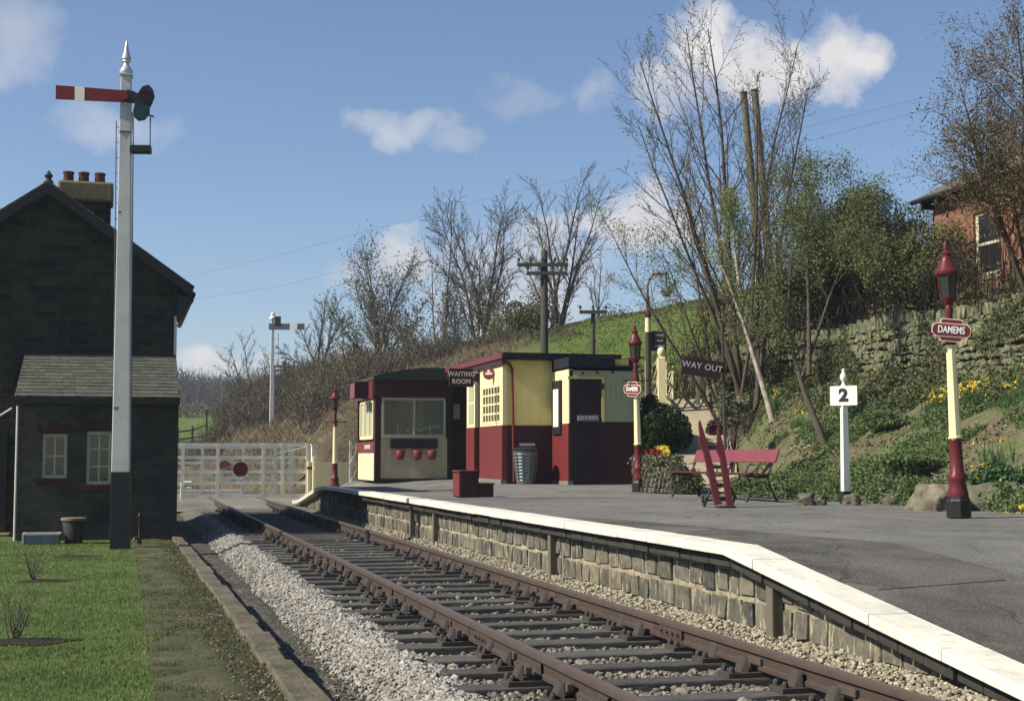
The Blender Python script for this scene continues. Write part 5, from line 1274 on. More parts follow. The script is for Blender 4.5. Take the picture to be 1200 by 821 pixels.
# ------------------------------------------------------------ vegetation generators
def clumpy(n, c, r, k=14, shell=.55):
    """points in an uneven clumped ellipsoid"""
    c = np.array(c); r = np.array(r); sub = rng.normal(size=(k, 3)); sub /= np.linalg.norm(sub, axis=1)[:, None]
    sub *= rng.uniform(.25, .85, (k, 1)); sr = rng.uniform(.22, .48, k)
    i = rng.integers(0, k, n); d = rng.normal(size=(n, 3)); d /= np.linalg.norm(d, axis=1)[:, None]
    p = sub[i]+d*(sr[i]*rng.uniform(shell, 1, n)**.6)[:, None]
    return c+p*r
def rot_about(v, ax, a): return Quaternion(ax, a) @ v
class TreeGen:
    def __init__(s, seed, nsides=(7, 5, 4, 3, 3)):
        s.r = random.Random(seed); s.trunk = MB(); s.twig = MB(); s.tips = []; s.ns = nsides
    def branch(s, p, d, L, rad, lev, maxlev, P):
        r = s.r; nseg = max(2, [8, 6, 4, 3, 2][min(lev, 4)]); pts = [p.copy()]; rads = [rad]; d = d.normalized()
        for i in range(nseg):
            w = P['wander']*(1+.4*lev); d = (d+V((r.gauss(0, w), r.gauss(0, w), r.gauss(0, w)+P['trop'][min(lev, len(P['trop'])-1)]))).normalized()
            pts.append(pts[-1]+d*L/nseg); rads.append(rad*(1-(i+1)/nseg*(.86 if lev < maxlev else .9)))
        tgt = s.trunk if lev <= P.get('trunklev', 0) else s.twig
        tgt.tube(pts, rads, s.ns[min(lev, 4)], cap=False)
        if lev >= maxlev-1: s.tips += pts[1:]
        if lev >= maxlev: return
        nch = P['n'][lev]; nch = max(1, int(nch*r.uniform(.8, 1.2)))
        for c in range(nch):
            f = P['start'][lev]+(1-P['start'][lev])*((c+r.random())/nch)**.9; x = f*nseg; i = min(int(x), nseg-1); q = pts[i].lerp(pts[i+1], x-i)
            dd = (pts[i+1]-pts[i]).normalized(); ax = dd.cross(V((r.gauss(0,1), r.gauss(0,1), r.gauss(0,1)))).normalized()
            nd = rot_about(dd, ax, R(P['ang'][lev]*r.uniform(.65, 1.3)))
            ln = L*P['ratio'][lev]*r.uniform(.6, 1.2)*(1-.55*f*P.get('taper', 1)); rr = max(P.get('rmin', .004), rads[i]*(1-(x-i))+rads[min(i+1, nseg)]*(x-i))
            s.branch(q, nd, ln, max(P.get('rmin', .004), rr*P.get('rr', .55)), lev+1, maxlev, P)
BARE = dict(wander=.06, trop=[.02,.05,.06,.05,.03], n=[9,7,5,4], start=[.25,.2,.2,.2], ang=[42,38,38,40], ratio=[.5,.5,.5,.5], rr=.5, rmin=.006)
def tree(label, base, stems, maxlev, P, seed, mat_t=m_bark, mat_b=m_twig, leaves=None, cat='tree', name='bare_tree', lscale=1, group=None):
    """stems: list of (start offset, direction vector*length, radius)"""
    t = thing(name, label, cat, base, 0, group); g = TreeGen(seed)
    for off, vec, rad in stems: g.branch(V(off), V(vec), V(vec).length, rad, 0, maxlev, P)
    build('trunk', g.trunk, mat_t, t, smooth=60)
    if g.twig.v:
        me = bpy.data.meshes.new('crown'); me.from_pydata(g.twig.v, [], g.twig.f); me.update(); me.polygons.foreach_set('use_smooth', [True]*len(me.polygons)); link_mesh('crown', me, mat_b, t)
    if leaves:
        n, sz, m, spread = leaves; tips = np.array([tuple(q) for q in g.tips]); i = rng.integers(0, len(tips), n)
        leafmesh('foliage', tips[i]+rng.normal(0, spread, (n, 3)), rng.uniform(.6, 1.3, n)*sz, m, t)
    return t
def gpt(px, D, py=430):
    q = atD(px, py, D); return V((q.x, q.y, terr(q.x, q.y)-.05))
def toward(base, px, py, D):  # vector from base to a picture point at depth D
    return atD(px, py, D)-base
# main bare multi-stem tree
b = gpt(868, 35); 
P = dict(BARE); P.update(n=[24, 9, 4], start=[.22, .15, .15], ang=[36, 36, 40], ratio=[.36, .42, .5], wander=.035, trop=[.008, .05, .05, .03], rr=.45, rmin=.007, taper=1.1)
st = []
for (px, py, dD, r) in ((765, 60, -1.5, .085), (800, 40, 1.5, .08), (848, 22, 0, .10), (815, 200, 3, .06), (738, 150, 0, .065), (918, 95, 1.0, .075), (955, 120, -1, .06), (885, 60, 2.5, .07)):
    v = toward(b, px, py, 35+dD); st.append(((random.uniform(-.35, .35), random.uniform(-.3, .3), 0), v, r))
tree('large bare many-stemmed tree fanning up beside the WAY OUT board', b, st, 3, P, 11, leaves=(4200, .034, m_leaf, .06))
# low side limbs to the left
b = gpt(850, 36); P2_ = dict(P); P2_.update(n=[14, 8, 4], ratio=[.42, .42, .4], rmin=.006)
st = [((0,0,0), toward(b, 728, 255, 35), .055), ((.1,.1,0), toward(b, 775, 300, 36.5), .05), ((0,.2,0), toward(b, 840, 240, 37), .06), ((0,-.2,0), toward(b, 905, 230, 36), .05)]
tree('smaller bare tree with low limbs reaching left of the large bare tree', b, st, 3, P2_, 12, leaves=(10000, .032, m_leafpale, .12))
# birch
b = gpt(905, 32.5); P3_ = dict(P); P3_.update(n=[12, 6, 4], start=[.35, .2, .2], ratio=[.38, .45, .5], rmin=.006)
st = [((0,0,0), toward(b, 862, 300, 32.5), .085), (toward(b, 866, 330, 32.5), V((-.25, .1, 1.9)), .045)]
tree('leaning silver birch with pale flecked trunk on the bank', b, st, 3, P3_, 13, m_birch, m_twig, leaves=(6000, .032, m_leafpale, .12), name='birch_tree')
b = gpt(966, 28.5); P4_ = dict(P); P4_.update(n=[10, 6, 4], start=[.45, .2, .2], ratio=[.42, .45, .5], rmin=.006)
mid = toward(b, 905, 350, 29.5)
st = [((0,0,0), mid*1.0, .085), (toward(b, 948, 440, 28.7), toward(b, 944, 205, 30)-toward(b, 948, 440, 28.7), .055), (mid*.7, V((.3,.5,2.6)), .05), (mid*.45, toward(b, 1000, 260, 29)-mid*.45, .045)]
tree('forked slender tree leaning left just behind the number 2 post', b, st, 3, P4_, 14, m_bark, m_twig, leaves=(9500, .034, m_leaf, .13), name='young_tree')
for k, (px, D, pt, rr_, sd, n, lab) in enumerate(((985, 37, 205, .05, 15, 8000, 'leafing tree with airy green top between twin poles and hedge'), (925, 38, 190, .045, 16, 4200, 'thin pale-budded tree just right of the twin leaning poles'))):
    b = gpt(px, D); st = [((random.uniform(-.4,.4),0,0), toward(b, px+dx, pt+dy, D+dd), rr_) for dx, dy, dd in ((-25,20,0),(10,0,1),(38,25,-1),(-5,60,1),(60,60,0))]
    tree(lab, b, st, 3, dict(P4_, start=[.2,.2,.2], n=[11,6,4]), sd, m_bark, m_twig, leaves=(int(n*2), .038, m_leaf, .18), name='leafing_tree')
# dense hedge-like shrubs above the wall
for k, (px, D, cy, rx_, rz_, n, lab, mt) in enumerate(((1015, 37, 290, 1.9, 1.7, 32000, 'dense rounded dark green shrub tree left of the brick house', m_leafbush), (1075, 33, 315, 1.5, 1.2, 26000, 'dense low shrub right against the brick house corner', m_leafbush), (955, 38, 330, 1.4, .9, 16000, 'low shrub spilling over the left part of the dry stone wall', m_leafbush))):
    b = gpt(px, D); c = atD(px, cy, D)-b
    t = thing('shrub', lab, 'shrub', b); g = TreeGen(40+k)
    for _ in range(7):
        v = V((random.uniform(-.6,.6)*rx_, random.uniform(-.6,.6)*rx_, c.z+random.uniform(0,.8)*rz_)); g.branch(V((random.uniform(-.2,.2), random.uniform(-.2,.2), 0)), v, v.length, .05, 0, 3, dict(P4_, n=[10,6,4], start=[.15,.2,.2], ang=[50,45,40]))
    build('trunk', g.trunk, m_bark, t); build('branches', g.twig, m_twig, t)
    p_ = clumpy(n, c, (rx_, rx_, rz_), 44, .3); leafmesh('foliage', p_, rng.uniform(.6, 1.3, n)*.046, mt, t)
# top right twiggy tree in front of brick house
b = gpt(1215, 27.5); P5_ = dict(BARE); P5_.update(n=[17, 11, 7], start=[.3, .15, .15], ang=[45, 42, 42], ratio=[.45, .45, .45], wander=.07, trop=[.0, .02, .0, 0], rr=.5, rmin=.005)
st = [((0,0,0), toward(b, px, py, 27.5+dd), r) for px, py, dd, r in ((1150, 100, 0, .07), (1190, 60, 1, .07), (1240, 40, 0, .08), (1165, 165, -1, .05), (1215, 120, 1.5, .06), (1290, 90, 0, .07), (1135, 150, 0, .05))]
tree('dense reddish twiggy tree overhanging the brick house at top right', b, st, 3, P5_, 17, m_bark, m_twig_red, leaves=(26000, .030, m_budbrown, .13), name='budding_tree')
# mid-distance trees
MIDP = dict(BARE); MIDP.update(n=[19, 10, 5], start=[.2, .15, .15], ang=[38, 38, 40], ratio=[.45, .45, .5], wander=.06, rmin=.014, rr=.5)
def fan(b, D, tips, r): return [((random.uniform(-.3,.3), random.uniform(-.3,.3), 0), toward(b, px, py, D+dd), r*rr) for px, py, dd, rr in tips]
b = gpt(445, 74); tree('dense bushy bare thorn tree left of the hut roof', b, fan(b, 74, [(405,335,0,.8),(425,310,1,1),(445,298,0,1),(465,305,2,1),(485,325,0,.8),(395,365,-2,.7),(500,360,1,.7),(455,340,-2,.8),(430,350,2,.8)], .09), 3, dict(MIDP, n=[16,8,4], ratio=[.42,.42,.4]), 21, m_bark, m_twig_far, leaves=(6000, .07, m_leafbush, .3))
b = gpt(563, 72); tree('tall bare tree with curved left limb behind the waiting room sign', b, fan(b, 72, [(520,262,0,.9),(545,245,1,1),(570,238,0,1),(600,262,1,.9),(585,300,-1,.7),(530,330,0,.6)], .11), 3, MIDP, 22, m_bark, m_twig_far)
b = gpt(512, 70); tree('slim upright bare tree left of the tall bare tree', b, fan(b, 70, [(498,250,0,1),(508,300,1,.8),(525,330,0,.6)], .08), 3, dict(MIDP, n=[12,6,3]), 23, m_bark, m_twig_far)
b = gpt(655, 78); tree('tallest mid-distance bare tree just right of the telegraph pole', b, fan(b, 78, [(655,202,0,1),(625,255,1,.9),(640,225,0,.9),(685,240,0,.9),(672,222,2,.9),(610,300,-1,.6),(700,290,1,.6)], .12), 3, dict(MIDP, n=[15,8,4]), 24, m_bark, m_twig_far)
b = gpt(703, 75); tree('thin wispy bare tree beside the T-shaped pole', b, fan(b, 75, [(695,305,0,.8),(712,295,1,.8),(722,325,0,.6),(686,330,0,.6)], .06), 3, dict(MIDP, n=[9,5,3]), 25, m_bark, m_twig_far)
b = gpt(373, 100); tree('bare tree right of the far signal arm', b, fan(b, 100, [(345,385,0,.8),(372,352,0,1),(395,372,0,.9),(335,405,0,.7),(385,360,3,.8)], .12), 3, dict(MIDP, rmin=.018, n=[15,8,5]), 26, m_bark, m_twig_far)
b = gpt(300, 125); tree('rounded bare tree standing left of the far signal post', b, fan(b, 125, [(268,420,0,.8),(285,408,0,1),(305,405,0,1),(325,420,0,.8),(262,445,0,.6)], .14), 3, dict(MIDP, rmin=.02, n=[15,8,5]), 27, m_bark, m_twig_far)
b = gpt(610, 66); t = thing('evergreen_bush', 'dark evergreen bush behind the waiting room roof', 'bush', b); c = atD(610, 388, 66)-b
g = TreeGen(55); g.branch(V((0,0,0)), V((0,0,c.z+.8)), c.z+.8, .12, 0, 2, MIDP); build('trunk', g.trunk, m_bark, t); build('branches', g.twig, m_twig, t)
leafmesh('foliage', clumpy(9000, c, (1.5, 1.5, 1.5), 22), rng.uniform(.6, 1.3, 9000)*.09, m_leafbush, t)
# more tangled scrub trees along skyline behind the hut
k = 0
for px, D, pt, w, lab in ((535, 68, 345, 30, 'low tangled bare shrub behind the hut roof'), (590, 70, 335, 28, 'tangled bare shrub left of the evergreen bush'), (475, 66, 375, 30, 'low brown shrub above the hut roof'), (640, 70, 345, 25, 'tangled bare shrub behind the telegraph pole'), (410, 84, 385, 28, 'low brown shrub on the skyline right of the far signal'), (345, 108, 425, 20, 'small bare shrub beside the distant telegraph pole'), (722, 66, 372, 12, 'small bare sapling on the hillside skyline')):
    b = gpt(px, D); tree(lab, b, fan(b, D, [(px-w, pt+20, 0, .8), (px-w*.4, pt, 0, 1), (px+w*.4, pt+4, 0, 1), (px+w, pt+25, 0, .8), (px, pt+15, 2, .8)], .06), 3, dict(MIDP, n=[12,7,4], rmin=.012), 60+k, m_bark, m_twig_far, name='bare_shrub', cat='shrub', leaves=(1200, .08, m_bramble, .3)); k += 1
# far wood: one mass
pts = []
for i_ in range(900):
    px = rng.uniform(150, 330); D = rng.uniform(280, 420); q = atD(px, 470, D); z0 = terr(q.x, q.y); h = rng.uniform(5, 8.5)
    pts.append((q.x, q.y, z0, h))
g = MB(); rr_ = random.Random(3)
for x, y, z, h in pts[:420]:
    g.tube([(x, y, z), (x+rr_.uniform(-.3,.3), y, z+h*.6), (x+rr_.uniform(-.6,.6), y, z+h)], [.22,.12,.03], 4, cap=False)
    for _ in range(16):
        f = rr_.uniform(.25, .9); a = rr_.uniform(0, 2*PI); l = h*.32*(1.2-f*.6); s_ = V((x, y, z+h*f)); e_ = s_+V((math.cos(a)*l, math.sin(a)*l, l*.8)); g.tube([s_, e_], [.07,.03], 3, cap=False)
        for _ in range(2): e2 = e_+V((rr_.uniform(-1,1), rr_.uniform(-1,1), rr_.uniform(0,1.4))); g.tube([s_.lerp(e_, .6), e2], [.05,.03], 3, cap=False)
o = build('distant_wood', g, m_twig_far); tag(o, 'far bare wood along the horizon beyond the fields', None, None, 'stuff')
# field hedges
cen = []
for (pa, Da, pb_, Db_, n) in ((150, 190, 330, 230, 3500), (160, 140, 290, 150, 0)):
    A, B = gpt(pa, Da), gpt(pb_, Db_)
    for _ in range(n): f = rng.uniform(); q = A.lerp(B, f); cen.append((q.x+rng.normal(0, .5), q.y+rng.normal(0, .5), terr(q.x, q.y)+rng.uniform(0, 1.8)))
o = leafmesh('field_hedge', cen, .22, m_leafbush); tag(o, 'low dark hedge across the distant field', None, None, 'stuff')
# field fence (dark posts and rails), left distance
A, B = gpt(192, 98), gpt(288, 112)
t = thing('field_fence', 'dark post and rail fence in the field beyond the crossing', 'fence', A); mp, mr = MB(), MB()
for k in range(7):
    q = A.lerp(B, k/6); q.z = terr(q.x, q.y); hgt = 1.35 if k != 3 else 2.4; mp.box(q+V((0,0,hgt/2-.1)), (.13, .13, hgt+.2))
    if k < 6:
        q2 = A.lerp(B, (k+1)/6); q2.z = terr(q2.x, q2.y)
        for h_ in (.5, 1.05): mr.bar(q+V((0,-.08,h_)), q2+V((0,-.08,h_+(.25 if k == 2 and h_ > 1 else 0))), .04, .10)
build('posts', mp, m_telegraph, t, world=True); build('rails', mr, m_telegraph, t, world=True)
# bramble scrub on the bank beyond the crossing
n = 130000; cnt = 0
yy = rng.uniform(51.5, 110, n*3); xx = rng.uniform(-3, 17, n*3) 
yy, xx = yy[:n], xx[:n]; zz = np.array([terr(a, b_) for a, b_ in zip(xx, yy)])
keep = (rng.uniform(size=n) < np.clip((zz+.2)/1., .15, 1)); xx, yy, zz = xx[keep], yy[keep], zz[keep]; n = len(xx)
h = rng.uniform(.04, .34, n)*(.6+.8*rng.uniform(size=n)); a = rng.uniform(0, PI, n); w = .016
v = np.zeros((n, 3, 3)); v[:, 0] = np.stack([xx-w*np.cos(a), yy-w*np.sin(a), zz-.05], 1); v[:, 1] = np.stack([xx+w*np.cos(a), yy+w*np.sin(a), zz-.05], 1); v[:, 2] = np.stack([xx+rng.normal(0,.25,n), yy+rng.normal(0,.25,n), zz+h], 1)
o = npmesh('bramble_scrub', v.reshape(-1, 3), np.arange(n*3).reshape(-1, 3), m_bramble); tag(o, 'brown dead bramble and grass on the bank beyond the crossing', None, None, 'stuff')
g = MB(); rr_ = random.Random(77); lv = []
for _ in range(620):
    y = rr_.uniform(54, 92); x = rr_.uniform(4.5, 16.5); z = terr(x, y)
    if math.hypot(x-SIG.x, y-SIG.y) < 3 or (y < SIG.y and abs(x/y-SIG.x/SIG.y) < .022): continue
    if z < .8 or fbm(x, y, .22, 3) < -.25: continue
    hb_ = rr_.uniform(.6, 1.6)*(1+.5*fbm(x, y, .3))*(1-.6*ss(11, 16.5, x)); 
    for k in range(16):
        a = rr_.uniform(0, 2*PI); l = hb_*rr_.uniform(.5, 1.1); d = V((math.cos(a)*.55, math.sin(a)*.55, 1)); p0 = V((x+rr_.uniform(-.4,.4), y+rr_.uniform(-.4,.4), z-.1)); p1 = p0+d*l*.6; p2 = p1+V((rr_.uniform(-.3,.3), rr_.uniform(-.3,.3), .4*l))
        g.tube([p0, p1, p2], [.020, .014, .007], 3, cap=False)
        for _k in range(5):
            f = rr_.uniform(.2, 1); s_ = p0.lerp(p1, f); g.tube([s_, s_+V((rr_.uniform(-.5,.5), rr_.uniform(-.5,.5), rr_.uniform(.1,.7)))*l*.5], [.010, .005], 3, cap=False)
        lv.append(tuple(p1)); lv.append(tuple(p2))
o = build('bank_thicket', g, m_twig_far); tag(o, 'tangled bare brown scrub covering the bank behind the huts', None, None, 'stuff')
lv = np.array(lv); ii = rng.integers(0, len(lv), 42000)
o = leafmesh('thicket_buds', lv[ii]+rng.normal(0, .28, (42000, 3)), rng.uniform(.03, .075, 42000), m_budbrown); tag(o, 'olive buds and dead leaves in the scrub of the bank behind the huts', None, None, 'stuff')
# field grass tufts on the hill
n = 110000; xx = rng.uniform(15.5, 36, n); yy = rng.uniform(30, 95, n); zz = np.array([terr(a, b_) for a, b_ in zip(xx, yy)])
o = leafmesh('hill_grass', np.stack([xx, yy, zz+.03], 1), rng.uniform(.03, .07, n), m_fieldtuft, aspect=1.4, up=1.2); tag(o, 'rough bright grass of the hillside field', None, None, 'stuff')
# skyline grass / rushes
# planted bank ground cover
def bank_pts(n, x0=11.5, x1=15.9, y0=14, y1=37, patch=None, thr=0):
    x = rng.uniform(x0, x1, n*3); y = rng.uniform(y0, y1, n*3)
    px_ = 11.4+(y-26.4)*.33
    ok = ~((y > 25.5) & (abs(x-px_) < 1.35)) & ~((y > 29.5) & (x < 12.7))
    if patch is not None: ok &= np.array([fbm(a+patch, b_, .55, 3) > thr for a, b_ in zip(x, y)])
    x, y = x[ok][:n], y[ok][:n]; return x, y
def cover(name, n, size, mat, label, patch, thr, hmax, **kw):
    x, y = bank_pts(n, patch=patch, thr=thr, **kw); z = np.array([terr(a, b_) for a, b_ in zip(x, y)])
    bumpy = np.array([max(0, .5+fbm(a, b_, 1.8, 3)) for a, b_ in zip(x, y)])
    o = leafmesh(name, np.stack([x, y, z+rng.uniform(0, 1, len(x))*hmax*bumpy], 1), rng.uniform(.5, 1.3, len(x))*size, mat, up=.5); return tag(o, label, None, None, 'stuff')
cover('rockery_plants', 95000, .034, m_cover, 'low green rockery plants spreading over the bank', 0, -.16, .26)
cover('grey_rockery_plants', 26000, .034, m_covergrey, 'grey green cushion plants patching the bank', 20, .12, .25)
cover('bank_litter', 12000, .04, m_bramble, 'brown leaf litter on the bare soil of the bank', 50, -.1, .06)
cover('ivy_ground', 9000, .06, m_leafbush, 'dark ivy and bramble tangling at the foot of the dry stone wall', 80, -.05, .5, x0=14.6, x1=15.95)
n = 26000; y = rng.uniform(15, 37.4, n*3); z = rng.uniform(2.5, 4.3, n*3)
ok = np.array([fbm(a, b_*1.6+7, .5, 3)+(3.0-b_)*.25 > .08 for a, b_ in zip(y, z)]); y, z = y[ok][:n], z[ok][:n]
o = leafmesh('wall_ivy', np.stack([15.96-rng.uniform(0, .16, len(y)), y, z], 1), rng.uniform(.5, 1.3, len(y))*.038, m_leafbush); tag(o, 'moss and ivy creeping over the face of the dry stone wall', None, None, 'stuff')
x = rng.normal(12.0, .16, 30000); y = rng.uniform(14.5, 25.6, 30000); ok = np.array([fbm(a*2, b_, 1.1, 3) > -.12 for a, b_ in zip(x, y)]); x, y = x[ok], y[ok]
hb = np.array([.14+.34*max(0, .5+fbm(b_, 3, 1.3, 3)) for b_ in y]); z = .52+rng.uniform(0, 1, len(x))*hb
o = leafmesh('edging_plants', np.stack([x-.18, y, z], 1), rng.uniform(.5, 1.3, len(x))*.034, m_cover); tag(o, 'creeping plants spilling over the stone edging behind the platform', None, None, 'stuff')
# ivy/undergrowth above the wall and around trees
n = 42000; x = rng.uniform(16.4, 21.5, n); y = rng.uniform(22, 43, n); z = np.array([terr(a, b_) for a, b_ in zip(x, y)])
bb = np.array([max(0, .6+fbm(a+9, b_, .9, 3)) for a, b_ in zip(x, y)])
o = leafmesh('undergrowth', np.stack([x, y, z+rng.uniform(0, 1, n)*1.0*bb], 1), rng.uniform(.5, 1.3, n)*.06, m_leafbush); tag(o, 'tangled undergrowth above the dry stone wall', None, None, 'stuff')
g = MB(); rr_ = random.Random(9)
for _ in range(1800):
    x, y = rr_.uniform(16.2, 21), rr_.uniform(24, 44); z = terr(x, y); l = rr_.uniform(.6, 2.0); dx, dy = rr_.gauss(0,.3), rr_.gauss(0,.3)
    g.tube([(x,y,z), (x+dx*.4,y+dy*.4,z+l*.6), (x+dx,y+dy,z+l)], [.014,.01,.004], 3, cap=False)
o = build('thicket_stems', g, m_twig); tag(o, 'thin bare stems of the thicket above the wall', None, None, 'stuff')
# daffodils
def daffodils(px, D, py, wpx, nf, label):
    q = atD(px, py, D); xb, yb = q.x, q.y; t = thing('daffodil_clump', label, 'daffodils', (xb, yb, terr(xb, yb)-.03), 0, 'daffodil clumps on the bank'); w = wpx/F*D/2
    n = nf*14; x = rng.normal(0, w*.5, n); y = rng.normal(0, .25, n); a = rng.uniform(0, PI, n); hh = rng.uniform(.18, .42, n); z = np.array([terr(xb+a_, yb+b_) for a_, b_ in zip(x, y)])-t.location.z
    v = np.zeros((n, 3, 3)); v[:, 0] = np.stack([x-.012*np.cos(a), y-.012*np.sin(a), z], 1); v[:, 1] = np.stack([x+.012*np.cos(a), y+.012*np.sin(a), z], 1); v[:, 2] = np.stack([x+rng.normal(0,.08,n), y+rng.normal(0,.08,n), z+hh], 1)
    npmesh('leaves', v.reshape(-1, 3), np.arange(n*3).reshape(-1, 3), m_daffleaf, t)
    cs = []
    for _ in range(int(nf*1.7)):
        x, y = random.gauss(0, w*.55), random.gauss(0, .22); z = terr(xb+x, yb+y)-t.location.z+random.uniform(.28, .46)
        cs += [(x+random.gauss(0,.012), y+random.gauss(0,.012), z+random.gauss(0,.012)) for _ in range(5)]
    leafmesh('flowers', cs, .042, m_daffodil, t, aspect=1.1)
for a in ((1097, 27, 452, 16, 16, 'compact daffodil clump just left of the DAMEMS lamp'), (1120, 26.5, 455, 12, 9, 'daffodils directly behind the DAMEMS lamp shaft'), (1137, 26, 452, 34, 24, 'broad daffodil clump just right of the DAMEMS lamp'), (1192, 18.9, 500, 8, 8, 'lone daffodil group low at the right edge of the photograph'),
          (1187, 24.5, 455, 20, 5, 'tall leafy daffodils under the wall at far right'), (1150, 20.5, 545, 22, 7, 'budding daffodils above the rocks right of the lamp'), (905, 33, 448, 10, 5, 'daffodils beside the silver birch foot'), (935, 31, 462, 8, 4, 'small daffodil pair between birch and forked tree'), (1165, 22, 548, 14, 4, 'sparse daffodil tuft at right below the wall')):
    daffodils(a[0], a[1], a[2], a[3], a[4], a[5])
# pale flower line on bank
def flowerpatch(name, px, D, py, wpx, n, mat, label, size=.03, dz=.12):
    q = atD(px, py, D); w = wpx/F*D/2; x = q.x+rng.normal(0, w*.5, n); y = q.y+rng.normal(0, .2, n); z = np.array([terr(a, b_) for a, b_ in zip(x, y)])+rng.uniform(.03, dz, n)
    t = thing(name, label, 'plant', (q.x, q.y, terr(q.x, q.y))); leafmesh('blossom', np.stack([x, y, z], 1), size, mat, t, world=True, aspect=1.1)
    leafmesh('leaves', np.stack([x, y, z-.05], 1)+rng.normal(0, .05, (n, 3)), size*1.2, m_cover, t, world=True)
flowerpatch('blossom_cushion', 936, 29.5, 490, 34, 120, m_pale, 'thin line of pale blossom on the bank beside the forked tree')
flowerpatch('heather_cushion', 872, 29, 505, 22, 500, m_heather, 'flat purple heather patch on the bank above the bench', .045, .2)
# heather bush by path
def bush(label, px, D, cy, rx_, rz_, n, mat, name='bush', leaf=.035, kk=26, ry=None):
    q = atD(px, cy, D); g_ = terr(q.x, q.y)-.05; t = thing(name, label, 'bush', (q.x, q.y, g_)); c = (0, 0, min(q.z-g_, rz_*.75) if rz_ < .4 else q.z-g_)
    g = TreeGen(int(px)); 
    for _ in range(6):
        v = V((random.uniform(-.5,.5)*rx_, random.uniform(-.5,.5)*rx_, c[2]+rz_*.5)); g.branch(V((0,0,0)), v, v.length, .025, 0, 2, dict(MIDP, rmin=.004, n=[8,5]))
    build('stems', g.trunk, m_bark, t); build('twigs', g.twig, m_twig, t)
    leafmesh('foliage', clumpy(n, c, (rx_, ry or rx_, rz_), kk), rng.uniform(.6, 1.3, n)*leaf, mat, t); return t
bush('round dark evergreen bush between the middle lamp and the path', 780, 33.6, 503, .60, .62, 20000, m_leafdark, leaf=.045, kk=60)
bush('low dark bush continuing the evergreen right beside the path', 762, 34.2, 490, .4, .5, 7000, m_leafdark, leaf=.045, kk=40)
bush('purple heather bush beside the top of the path', 838, 36, 477, .26, .36, 3500, m_heather, name='heather_bush', leaf=.035)
bush('grey green rosette plant right of the path behind the bench', 858, 31, 480, .4, .4, 3000, m_covergrey, name='leafy_plant', leaf=.05)
bush('green shrub spilling down the bank above bench left end', 880, 28.5, 520, .55, .25, 4500, m_cover, leaf=.04)
bush('bright green mat plant right of the bench', 955, 25.5, 556, .85, .22, 8000, m_cover, leaf=.032)
bush('dark bush at the bank foot right of the number 2 post', 1015, 22.6, 566, .40, .26, 6000, m_leafbush, leaf=.035)
bush('dark green bush just left of the DAMEMS lamp base', 1060, 21.5, 560, .42, .30, 7000, m_leafbush, leaf=.035)
bush('spreading green shrub mid bank behind the DAMEMS lamp', 1075, 23.5, 525, .6, .25, 6500, m_cover, leaf=.04)
bush('leafy green shrub mid bank at the right edge', 1165, 20.5, 505, .55, .25, 6500, m_daffleaf, leaf=.045)
bush('rounded green plant under the wall right of the number 2 board', 1040, 27.5, 465, .6, .22, 4500, m_cover, leaf=.04)
bush('dark clipped shrub behind the WAY OUT board', 828, 41, 425, .75, .55, 7000, m_leafbush, leaf=.05)
bush('shaggy green shrub at the path top right of the WAY OUT post', 862, 38, 440, .8, .7, 8000, m_leafbush, leaf=.05)
# rocks edging the bank
def rock(loc, size, label, group):
    n = 3; base = MB(); t = random.Random(int(loc[0]*977+loc[1]*131))
    import bmesh
    bm = bmesh.new(); bmesh.ops.create_icosphere(bm, subdivisions=4, radius=1)
    off = t.uniform(0, 100)
    for v_ in bm.verts:
        p = v_.co.copy(); k = 1+.34*mnoise.fractal(p*1.2+V((off,0,0)), 1.0, 2, 4); p = V((max(-.92, min(.9, p.x*k)), max(-.88, min(.9, p.y*k)), max(-.9, min(.85, p.z*k)))); p += p.normalized()*(.07*mnoise.noise(p*3+V((off,0,0)))+.02*mnoise.noise(p*9))
        v_.co = V((p.x*size[0], p.y*size[1], p.z*size[2]))
    me = bpy.data.meshes.new('rock'); bm.to_mesh(me); bm.free(); me.polygons.foreach_set('use_smooth', [True]*len(me.polygons)); me.set_sharp_from_angle(angle=R(38)); o = link_mesh('rock', me, m_rock); o.location = loc; o.rotation_euler.z = t.uniform(0, 6); return tag(o, label, 'rock', group)
y = 15.5
while y < 25.6:
    s = random.uniform(.10, .20); x = 11.78+random.uniform(-.06, .14)
    rock((x, y, .53+s*.15), (s*.8, s*.9, s*random.uniform(.5, 1.0)), 'rough sandstone boulder edging the planted bank behind the platform', 'boulders edging the bank'); y += s*1.5
for (px, py, s, lab) in ((1075, 575, .55, 'large slanting dark boulder left of the DAMEMS lamp base'), (1165, 570, .62, 'biggest pale boulder right of the DAMEMS lamp base')):
    q = G(px, 598, .53); D = (q-O).dot(FH); r_ = rock((q.x+.35, q.y+.15, .60), (s*.55, s*1.05, s*.62), lab, None)
for (px, py, s) in ((925, 565, .17), (938, 572, .14), (978, 585, .15), (1030, 588, .17)):
    q = G(px, 592, .53); rock((q.x+.40, q.y+.2, .53+s*.4), (s, s*.9, s*.8), 'pale stone set among plants at the bank foot near the number 2 post', 'pale stones at bank foot')
